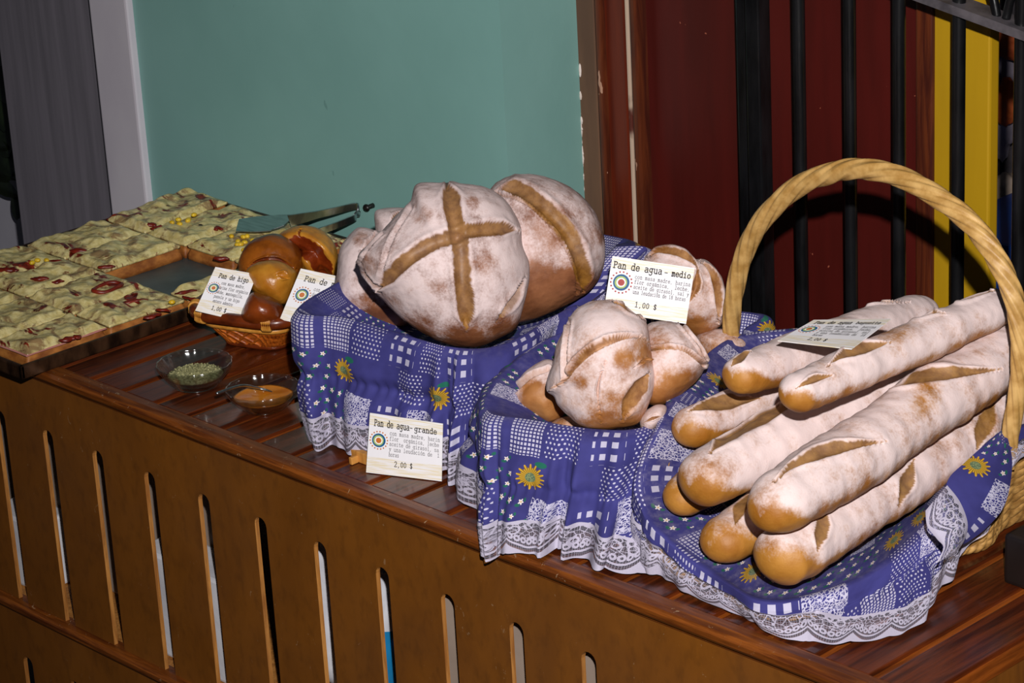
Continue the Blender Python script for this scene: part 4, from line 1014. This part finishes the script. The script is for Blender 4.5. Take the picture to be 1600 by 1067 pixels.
def card(quad, label, lines, logo=(.14, .60, .115), ring='lorange', dots='lorange', bend=0.0, aspect=1.15, light=False):
    """quad = top-left, top-right, bottom-right, bottom-left in the place"""
    TL, TR, BR, BL = [np.array(q, float) for q in quad]
    nn = np.cross(BR-BL, TL-BL); nn /= np.linalg.norm(nn)
    if nn @ (CP-TL) < 0: nn = -nn
    W, H = np.linalg.norm(TR-TL), np.linalg.norm(TL-BL)
    def mp(u, v, h=0.0):
        return (BL*(1-u)+BR*u)*(1-v)+(TL*(1-u)+TR*u)*v+nn*(h+bend*math.sin(math.pi*u)*W)
    root = thing('price_card', (BL+BR)/2, label, 'card', 'price cards')
    V, uv = [], []; N_ = 13
    for j in range(2):
        for v in np.linspace(0, 1, 3):
            for u in np.linspace(0, 1, N_): V.append(mp(u, v, -.0008*j)); uv.append((u, v))
    F = grid_faces(N_, 3)+[tuple(i+3*N_ for i in f)[::-1] for f in grid_faces(N_, 3)]
    bd = list(range(N_))+[N_*2-1]+[N_*3-1-i for i in range(N_)]+[N_]
    F += [(bd[i], bd[(i+1) % len(bd)], bd[(i+1) % len(bd)]+3*N_, bd[i]+3*N_) for i in range(len(bd))]
    mk('paper', V, F, M['card'], root, smooth=False, uv=uv)
    def text(name, s, u0, v0, u1, hgt, wt, mat, gap=1.22, shear=0.0):
        """s set from u0 to u1 on base line v0; hgt is the x-height as a share of the card's height"""
        mb = MB(); n = max(len(s), 1); adv = (u1-u0)/n; cw = adv/gap
        for i, ch in enumerate(s):
            for st in G.get(ch, []):
                for (xa, ya), (xb, yb) in zip(st[:-1], st[1:]):
                    pa = np.array([(u0+adv*i+xa*cw)*W, (v0+ya*hgt)*H]); pb = np.array([(u0+adv*i+xb*cw)*W, (v0+yb*hgt)*H])
                    d = pb-pa; L = np.linalg.norm(d); d = d/L if L > 1e-9 else np.array([1, 0]); q = np.array([-d[1], d[0]])*wt/2
                    pa = pa-d*wt*.4; pb = pb+d*wt*.4
                    mb.add([mp(p[0]/W, p[1]/H, .00025) for p in (pa-q, pb-q, pb+q, pa+q)], [(0, 1, 2, 3)])
        if mb.V: mb.make(name, mat, root, False)
    for a in lines: text(*a[:6], a[6]*.82, M[a[7]])
    # logo: rings and a wreath of dots
    lu, lv, lr = logo; ly = lr*W/H
    def disc(mb, cu, cv, r, ry, h, n=26):
        mb.add([mp(cu+r*math.cos(q), cv+ry*math.sin(q), h) for q in np.linspace(0, 2*math.pi, n, endpoint=False)], [tuple(range(n))])
    lg = MB(); disc(lg, lu, lv, lr*.74, ly*.74, .0002); g_ = lg.make('logo', M['lblue'], root, False)
    for nm, k, m_, h, off in (('logo_ring', .56, 'lgreen', .0003, -.05), ('logo_ring', .42, 'lwhite', .0004, -.02), ('logo_disc', .30, ring, .0005, 0)):
        q = MB(); disc(q, lu+off*lr*.6, lv, lr*k, ly*k, h); q.make(nm, M[m_], g_, False)
    q = MB()
    for i in range(18):
        a = 2*math.pi*i/18+.1; disc(q, lu+lr*.94*math.cos(a), lv+ly*.94*math.sin(a), lr*.085, ly*.085, .0002, 10)
    q.make('logo_dots', M[dots], g_, False)
    return root
B_, S_ = 'ink', 'ink_light'
bl, br = onT(572, 738, .001), onT(690, 752, .001)
card([at(578,645,Y=bl[1]+.010), at(692,662,Y=br[1]+.010), br, bl], 'white price card standing on the counter against the lace of the left cloth',
     [('title', 'Pan de agua-', .07, .80, .60, .075, .0011, B_), ('title', 'grande', .62, .80, .93, .062, .0011, B_),
      ('print', 'con masa madre, harin', .29, .68, .97, .045, .0005, S_), ('print', 'flor  orgánica, leche', .29, .59, .96, .045, .0005, S_),
      ('print', 'aceite de girasol, sa', .29, .50, .96, .045, .0005, S_), ('print', 'y una leudación de  1', .29, .41, .97, .045, .0005, S_),
      ('print', 'horas', .29, .32, .43, .045, .0005, S_), ('price', '2,00 $', .37, .155, .62, .062, .0008, B_)], logo=(.145, .565, .125))
bl, br = at(943,487,Y=.205), at(1072,506,Y=.255)
card([at(957,400,Y=.225), at(1085.5,418.7,Y=.275), br, bl], 'white price card standing among the loaves of the middle basket',
     [('title', 'Pan de agua', .03, .80, .63, .08, .0012, B_), ('title', '-', .65, .80, .70, .07, .0011, B_), ('title', 'medio', .74, .80, .975, .07, .0012, B_),
      ('print', 'con masa madre, harina', .31, .665, .985, .045, .00055, S_), ('print', 'flor orgánica,  leche,', .31, .575, .985, .045, .0006, S_),
      ('print', 'aceite de girasol, sal y', .31, .485, .985, .045, .00055, S_), ('print', 'una leudación de 18 horas', .31, .395, .955, .045, .00055, S_),
      ('price', '1,00 $', .36, .165, .63, .065, .0009, B_)], logo=(.155, .56, .135), ring='lred', dots='lred')
bl, br = at(305,485.3,Y=.128), at(373,501.6,Y=.163)
card([at(336.6,417,Y=.168), at(401.6,428.4,Y=.203), br, bl], 'small price card leaning on the left half of the cane basket rim',
     [('title', 'Pan de higo', .17, .79, .88, .065, .0010, B_),
      ('print', 'con masa madre,', .30, .66, .86, .042, .0005, S_), ('print', 'harina flor orgánica', .26, .56, .97, .042, .0005, S_),
      ('print', 'leche, mantequilla,', .26, .46, .90, .042, .0005, S_), ('print', 'panela y un higo', .26, .36, .86, .042, .0005, S_),
      ('print', 'entero adentro', .28, .26, .74, .042, .0005, S_), ('price', '1,00 $', .32, .10, .66, .06, .0008, B_)], logo=(.17, .55, .155))
bl, br = at(437,499,Y=.185), at(520,517,Y=.225)
card([at(470,419.5,Y=.215), at(553,437,Y=.255), br, bl], 'price card at the right end of the cane basket, half hidden by blue cloth',
     [('title', 'Pan de m', .14, .79, .72, .07, .0011, B_), ('print', 'con ma', .38, .65, .62, .045, .0005, S_), ('print', 'de', .38, .55, .46, .045, .0005, S_)], logo=(.21, .53, .16))
zc = .8555
card([at(1271.5,499.6,Z=zc), at(1392.5,498,Z=zc+.003), at(1330.6,545,Z=zc), at(1215,532,Z=zc-.004)], 'price card lying flat on the top baguettes, looking grey',
     [('title', 'Pan de agua', .09, .80, .58, .075, .0012, B_), ('title', 'baguette', .63, .81, .95, .055, .0010, B_),
      ('print', 'con masa madre, harina', .31, .67, .96, .045, .0006, S_), ('print', 'flor orgánica,  leche,', .31, .58, .96, .045, .0006, S_),
      ('print', 'aceite de girasol, sal', .31, .49, .96, .045, .0006, S_), ('print', 'y una leudación de  18', .31, .40, .96, .045, .0006, S_),
      ('print', 'horas', .31, .31, .44, .045, .0006, S_), ('price', '2,00 $', .33, .14, .58, .06, .0009, B_)], logo=(.15, .56, .125))
# clothes peg holding the card
c = onT(562, 722, 0)
cp = thing('clothes_peg', c, 'small pale wooden clothes peg on the counter behind the price card', 'peg')
MB().box((c[0]-.012, c[1]-.002, T+.0005), (c[0]+.02, c[1]+.006, T+.013), 0, .001).make('peg_half', M['clip'], cp, False)
MB().box((c[0]-.004, c[1]-.012, T+.0005), (c[0]+.001, c[1]-.002, T+.009), 0, .001).make('peg_tip', M['clip'], cp, False)

# ================================================================== PIZZA
TX0, TX1, TY0, TY1 = -1.082, -.690, -.056, .512
tr = thing('baking_tray', ((TX0+TX1)/2, (TY0+TY1)/2, T+.0015), 'dark burnt metal baking tray of pizza overhanging the left counter edge', 'tray')
zt = T+.0015
MB().box((TX0+.004, TY0+.004, zt), (TX1-.004, TY1-.004, zt+.0022)).make('tray_floor', M['steel_dull'], tr, False)
mb = MB()
h = .0175
for a, b in (((TX0, TY0), (TX1, TY0+.006)), ((TX0, TY1-.006), (TX1, TY1)), ((TX0, TY0), (TX0+.006, TY1)), ((TX1-.006, TY0), (TX1, TY1))):
    mb.box((a[0], a[1], zt), (b[0], b[1], zt+h), 0, .0018)
mb.make('rim', M['tray'], tr, False)
fw_ = zt+.0024
xs = [TX0+.016, -.972, -.884, -.782, TX1-.016]
ys = [TY0+.020, .088, .212, .345, TY1-.014]
GP = 'pizza slices on the baking tray'
rown = ['nearest the front corner', 'in the second row from the front', 'in the third row from the front', 'in the back row']
coln = ['leftmost', 'second from left', 'third from left', 'rightmost']
def slice_(i, j, x0, x1, y0, y1, z0=0.0, tilt=0.0, corn=(), tom=(), ham=False, label=None):
    nx, ny = 40, 54; g = .0022
    x0 += g; x1 -= g; y0 += g; y1 -= g
    c = ((x0+x1)/2, (y0+y1)/2, fw_+z0)
    root = thing('pizza_slice', c, label or f'cheese pizza slice {rown[j]} of the tray, {coln[i]}', 'pizza', GP)
    sd = i*3.1+j*7.7
    U, Vv = np.meshgrid(np.linspace(0, 1, nx), np.linspace(0, 1, ny))
    def lay(inset, top, amp, rnd, seed, freq, drop):
        X = x0+inset+(x1-x0-2*inset)*U; Y = y0+inset+(y1-y0-2*inset)*Vv
        w = np.array([noise.noise(Vector((a*40, b*40, seed))) for a, b in zip(X.ravel(), Y.ravel())]).reshape(X.shape)
        ed = np.minimum(np.minimum(U, 1-U)*(x1-x0), np.minimum(Vv, 1-Vv)*(y1-y0))
        e = sstep(0, rnd, ed)
        n1 = np.array([nz((a, b, seed*.13), freq) for a, b in zip(X.ravel(), Y.ravel())]).reshape(X.shape)
        n2 = np.array([nz((a*1.0, b, seed*.3), freq*2.6) for a, b in zip(X.ravel(), Y.ravel())]).reshape(X.shape)
        Z = fw_+z0+drop+(top-drop)*(.35+.65*e)+amp*(n1+.5*n2)*e+tilt*((x1-X)*.6+(Y-y0))
        k = (1-e)
        X = X+k*w*.0010; Y = Y+k*w*.0010
        P = np.stack([X, Y, Z], -1).reshape(-1, 3)
        B = P.copy(); B[:, 2] = fw_+z0+drop*.999+tilt*((x1-B[:, 0])*.6+(B[:, 1]-y0))
        n = len(P); F = grid_faces(nx, ny)
        bd = list(range(nx))+[nx*r+nx-1 for r in range(1, ny)]+[nx*(ny-1)+q for q in range(nx-2, -1, -1)]+[nx*r for r in range(ny-2, 0, -1)]
        F2 = [(bd[q], bd[(q+1) % len(bd)], bd[(q+1) % len(bd)]+n, bd[q]+n)[::-1] for q in range(len(bd))]
        F3 = [tuple(q+n for q in f)[::-1] for f in grid_faces(nx, ny)]
        return np.vstack([P, B]), F+F2+F3
    V, F = lay(0, .0185, .0012, .005, sd+50, 30, 0.0); mk('crust', V, F, M['crust'], root)
    V, F = lay(.0008, .0255, .0058, .010, sd, 30, .0165); mk('cheese', V, F, M['cheese'], root)
    if ham:
        V, F = lay(-.001, .0190, .0005, .002, sd+9, 30, .0170); mk('ham', V, F, M['ham'], root)
    def top(px, py): return at(px, py, Z=fw_+z0+.0275)
    for (px, py) in corn:
        c = top(px+3*math.sin(px*3.1+py), py+2.5*math.cos(px*1.7+py*2)); mb = MB().ball(c, (.0046, .0036, .0030), 7, 0, Matrix.Rotation(px, 3, 'Z')); mb.make('corn_kernel', M['corn'], root)
    for (px, py, a, b, ang) in tom:
        c = top(px, py)-np.array([0, 0, .0035])
        L = [c+np.array([math.cos(ang)*q*a-math.sin(ang)*.3*math.sin(q*3)*b, math.sin(ang)*q*a+math.cos(ang)*.3*math.sin(q*3)*b, 0]) for q in np.linspace(-1, 1, 12)]
        V, F = tube(L, [b*math.sin(math.pi*(q*.86+.07))**.6 for q in np.linspace(0, 1, 12)], 8); V = np.array(V); V = V+.0016*np.stack([nzv(V, 150, 1), nzv(V, 150, 2), nzv(V, 150, 3)], 1)*1.5; V[:, 2] = c[2]+(V[:, 2]-c[2])*.6; mk('tomato_piece', V, F, M['tomato'], root)
    return root
tops = {
 (3, 0): dict(ham=True, tom=[(105, 526, .010, .005, 1)]), (3, 1): dict(tom=[(238, 490, .012, .0045, 1.2), (255, 480, .010, .003, .4)], corn=[(268, 470)]),
 (2, 1): dict(tom=[(206, 467, .020, .004, 1.0)]), (2, 0): dict(tom=[(168, 480, .006, .004, .3), (120, 522, .006, .004, 0)]),
 (1, 1): dict(tom=[(60, 432, .012, .005, .5), (90, 436, .008, .004, 1.0)]), (1, 0): dict(tom=[(40, 462, .006, .003, 0)]),
 (0, 1): dict(corn=[(57, 404), (72, 408), (52, 408)], tom=[(85, 405, .014, .0045, .7)]), (0, 2): dict(tom=[(122, 388, .012, .006, .4)]),
 (1, 2): dict(tom=[(165, 413, .012, .004, .7)]), (0, 0): dict(tom=[(12, 418, .014, .006, .4)]),
 (3, 3): dict(corn=[]), (2, 3): dict(corn=[(377, 372), (384, 378), (370, 376), (390, 382), (378, 384), (364, 371), (386, 371), (373, 381), (393, 388), (381, 390), (396, 378)], tom=[(345, 400, .010, .005, .5)]),
 (1, 3): dict(tom=[(330, 352, .016, .005, -.2)], corn=[]), (3, 2): dict(tom=[(290, 452, .014, .004, 1.0), (296, 462, .012, .003, .2)], corn=[]),
 (0, 3): dict(z0=.0, corn=[(277, 342), (283, 347), (270, 350), (297, 341), (303, 333), (291, 344)], tom=[(232, 348, .012, .006, .3), (246, 352, .010, .005, 1), (338, 352, .012, .004, 0)]),
}
for i in range(4):
    for j in range(4):
        if (i, j) == (2, 2): continue
        k = tops.get((i, j), {}); x0, x1, y0, y1 = xs[i], xs[i+1], ys[j], ys[j+1]
        if (i, j) == (3, 2): x0 = -.748
        if (i, j) == (0, 3): k['label'] = 'cheese pizza slice with sweetcorn in the back left corner of the tray'; k['tilt'] = .035
        if (i, j) == (2, 3): k['label'] = 'cheese pizza slice covered with sweetcorn behind the empty space of the tray'
        slice_(i, j, x0, x1, y0, y1, **k)
# ring of red pepper on the cheese
c = at(168, 449, Z=fw_+.0265)
V, F = tube([c+np.array([.016*math.cos(q)*.8, .021*math.sin(q), .001*math.sin(3*q)]) for q in np.linspace(0, 2*math.pi, 40, endpoint=False)], .0028, 8, True)
tag(mk('pepper_ring', V, F, M['tomato']), 'red pepper ring lying on the cheese left of the empty space in the tray', 'pepper')

# ================================================================== GLASS BOWLS
def bowl(name, cx, cy, r, hgt, label):
    c = onT(cx, cy, .0008)
    root = thing('glass_bowl', c, label, 'bowl')
    out = [(.0, 0), (r*.52, 0), (r*.58, .002), (r*.74, hgt*.28), (r*.90, hgt*.62), (r*.985, hgt*.88), (r, hgt), (r*.985, hgt+.0012), (r*.955, hgt), (r*.93, hgt*.86), (r*.84, hgt*.60), (r*.69, hgt*.32), (r*.52, .0045), (0, .004)]
    P = catmull([(a, 0, z) for a, z in out], 60); prof = [(max(a, 0), z) for a, _, z in P]
    wob = lambda a, z: 1+.03*abs(math.cos(9*a))*sstep(hgt*.25, hgt*.9, z)
    V, F = lathe(prof, c, 112, wob)
    mk('bowl', V, F, M['glass'], root)
    return root, c
r1, c1 = bowl('a', 307, 602, .0445, .029, 'small scalloped glass bowl of dried oregano on the counter')
mb = MB()
V, F = lathe([(0, .019), (.015, .0185), (.027, .0165), (.0335, .0145), (.032, .0125), (.0, .0105)], c1, 40)
tag(mk('oregano', V, F, M['herb']), 'heap of dried green oregano in the left glass bowl', 'herbs', None, 'stuff')
ob = bpy.data.objects['oregano']
V0 = []; F0 = []
for k in range(700):
    q, rad = random.uniform(0, 6.28), .0325*math.sqrt(random.random()); z = .0195-.0046*(rad/.0325)**2+random.uniform(-.0005, .0012)
    p = c1+np.array([rad*math.cos(q), rad*math.sin(q), z]); d = rng.normal(size=3); d /= np.linalg.norm(d); e = np.cross(d, rng.normal(size=3)); e /= np.linalg.norm(e)
    a, b = random.uniform(.0008, .002), random.uniform(.0004, .0009); n = len(V0); nn = np.cross(d, e)*.00025
    V0 += [p-d*a, p+e*b+nn, p+d*a, p-e*b+nn, p-nn*2]; F0 += [(n, n+1, n+2), (n, n+2, n+3), (n, n+4, n+1), (n+1, n+4, n+2), (n+2, n+4, n+3), (n+3, n+4, n)]
fo = mk('flakes', V0, F0, M['herb'], ob, smooth=False); tag(fo, kind='stuff')
r2, c2 = bowl('b', 413, 637, .0425, .025, 'small scalloped glass bowl of orange sauce on the counter')
V, F = lathe([(0, .0142), (.020, .0142), (.0325, .0143), (.0345, .0150), (.030, .0108), (.0, .0062)], c2, 48)
V = np.array(V); V[:, 2] += .0008*nzv(V, 60, 3)
tag(mk('sauce', V, F, M['sauce']), 'orange sauce in the right glass bowl', 'sauce', None, 'stuff')
a, b = c2+np.array([-.008, .010, .0172]), at(338, 615, Z=T+.0325)
b = np.array([b[0], b[1], T+.0325]); m = (a+b)/2+np.array([0, 0, .0075])
P = catmull([a, a*.6+m*.4+np.array([0, 0, .001]), m, b], 40)
sp = thing('teaspoon', a, 'thin metal teaspoon resting in the bowl of orange sauce', 'spoon')
V, F = tube(P[4:], np.linspace(.0012, .0019, 36), 8); mk('spoon_handle', V, F, M['steel'], sp)
V, F = sphere(10, 20); d = P[3]-P[0]; d /= np.linalg.norm(d)
s_ = np.cross(d, [0, 0, 1]); s_ /= np.linalg.norm(s_); u_ = np.cross(s_, d)
mk('spoon_bowl', P[0]+V[:, :1]*d*.011+V[:, 1:2]*s_*.0065+V[:, 2:]*u_*.0014, F, M['steel'], sp)

# ================================================================== TONGS
tg = thing('serving_tongs', at(420, 362, Y=.47), 'shiny metal serving tongs lying across the back of the pizza tray', 'tongs')
def ribbon(name, pts, widths, thick, side, parent, n=70):
    P = catmull(pts, n); W = np.interp(np.linspace(0, 1, n), np.linspace(0, 1, len(widths)), widths)
    Tn = np.gradient(P, axis=0); Tn /= np.linalg.norm(Tn, axis=1)[:, None]
    s = np.array(side, float); V = []
    for i in range(n):
        q = s-Tn[i]*(s @ Tn[i]); q /= np.linalg.norm(q); u = np.cross(Tn[i], q)
        V += [P[i]-q*W[i]+u*thick, P[i]+q*W[i]+u*thick, P[i]+q*W[i]-u*thick, P[i]-q*W[i]-u*thick]
    F = [(4*i+k, 4*i+(k+1) % 4, 4*(i+1)+(k+1) % 4, 4*(i+1)+k) for i in range(n-1) for k in range(4)]+[(0, 1, 2, 3), (4*n-4, 4*n-1, 4*n-2, 4*n-3)]
    return mk(name, V, F, M['steel'], parent, smooth=False)
def hz(a, b):
    d = np.array(b)-np.array(a); q = np.cross(d, [0, 0, 1.]); return q/np.linalg.norm(q)
zb_ = T+.041
bp = [at(371, 352, Z=zb_), at(398, 350.5, Z=zb_), at(430, 348, Z=zb_), at(452, 345, Z=zb_+.004)]
ribbon('blade', bp, [.026, .033, .033, .016], .0006, hz(bp[0], bp[-1]), tg)
e = bp[-1]; E2 = at(556, 322, Y=.525)
up_ = [e, e*.66+E2*.34, e*.33+E2*.67, E2, at(560, 328, Y=.523), at(557, 338, Y=.52)]
ribbon('upper_arm', up_, [.010, .0058, .0052, .0052, .0052], .0009, hz(e, E2)*.35+np.array([0, 0, 1.]), tg, 90)
lo_ = [at(557, 338, Y=.52), at(548, 343, Y=.508), at(512, 357, Y=.475), at(470, 371, Y=.445), at(440, 379, Y=.42)]
ribbon('lower_arm', lo_, [.0052, .0052, .0052, .006, .010], .0009, hz(e, E2)*.35+np.array([0, 0, 1.]), tg)

# ================================================================== LIGHT
def lamp(name, kind, loc, target, energy, color, **kw):
    d = bpy.data.lights.new(name, kind); d.energy = energy; d.color = color
    for k, v in kw.items(): setattr(d, k, v)
    o = bpy.data.objects.new(name, d); COL.objects.link(o); o.location = tuple(loc)
    o.rotation_euler = (Vector(target)-Vector(loc)).to_track_quat('-Z', 'Y').to_euler()
    return o
FL = CP+CU*.20+CR*.06
lamp('camera_flash', 'SPOT', FL, at(1060, 390, Y=.4), 400, (1.0, .965, .95), spot_size=math.radians(49), spot_blend=1.0, shadow_soft_size=.018)
w = bpy.data.worlds.new('world'); SC.world = w; w.use_nodes = True
w.node_tree.nodes['Background'].inputs[0].default_value = (.62, .66, .8, 1)
w.node_tree.nodes['Background'].inputs[1].default_value = .035
vs = SC.view_settings; SC.display_settings.display_device = 'sRGB'
vs.view_transform = 'Standard'; vs.look = 'None'; vs.exposure = 0.0; vs.gamma = 1.0; vs.use_curve_mapping = False
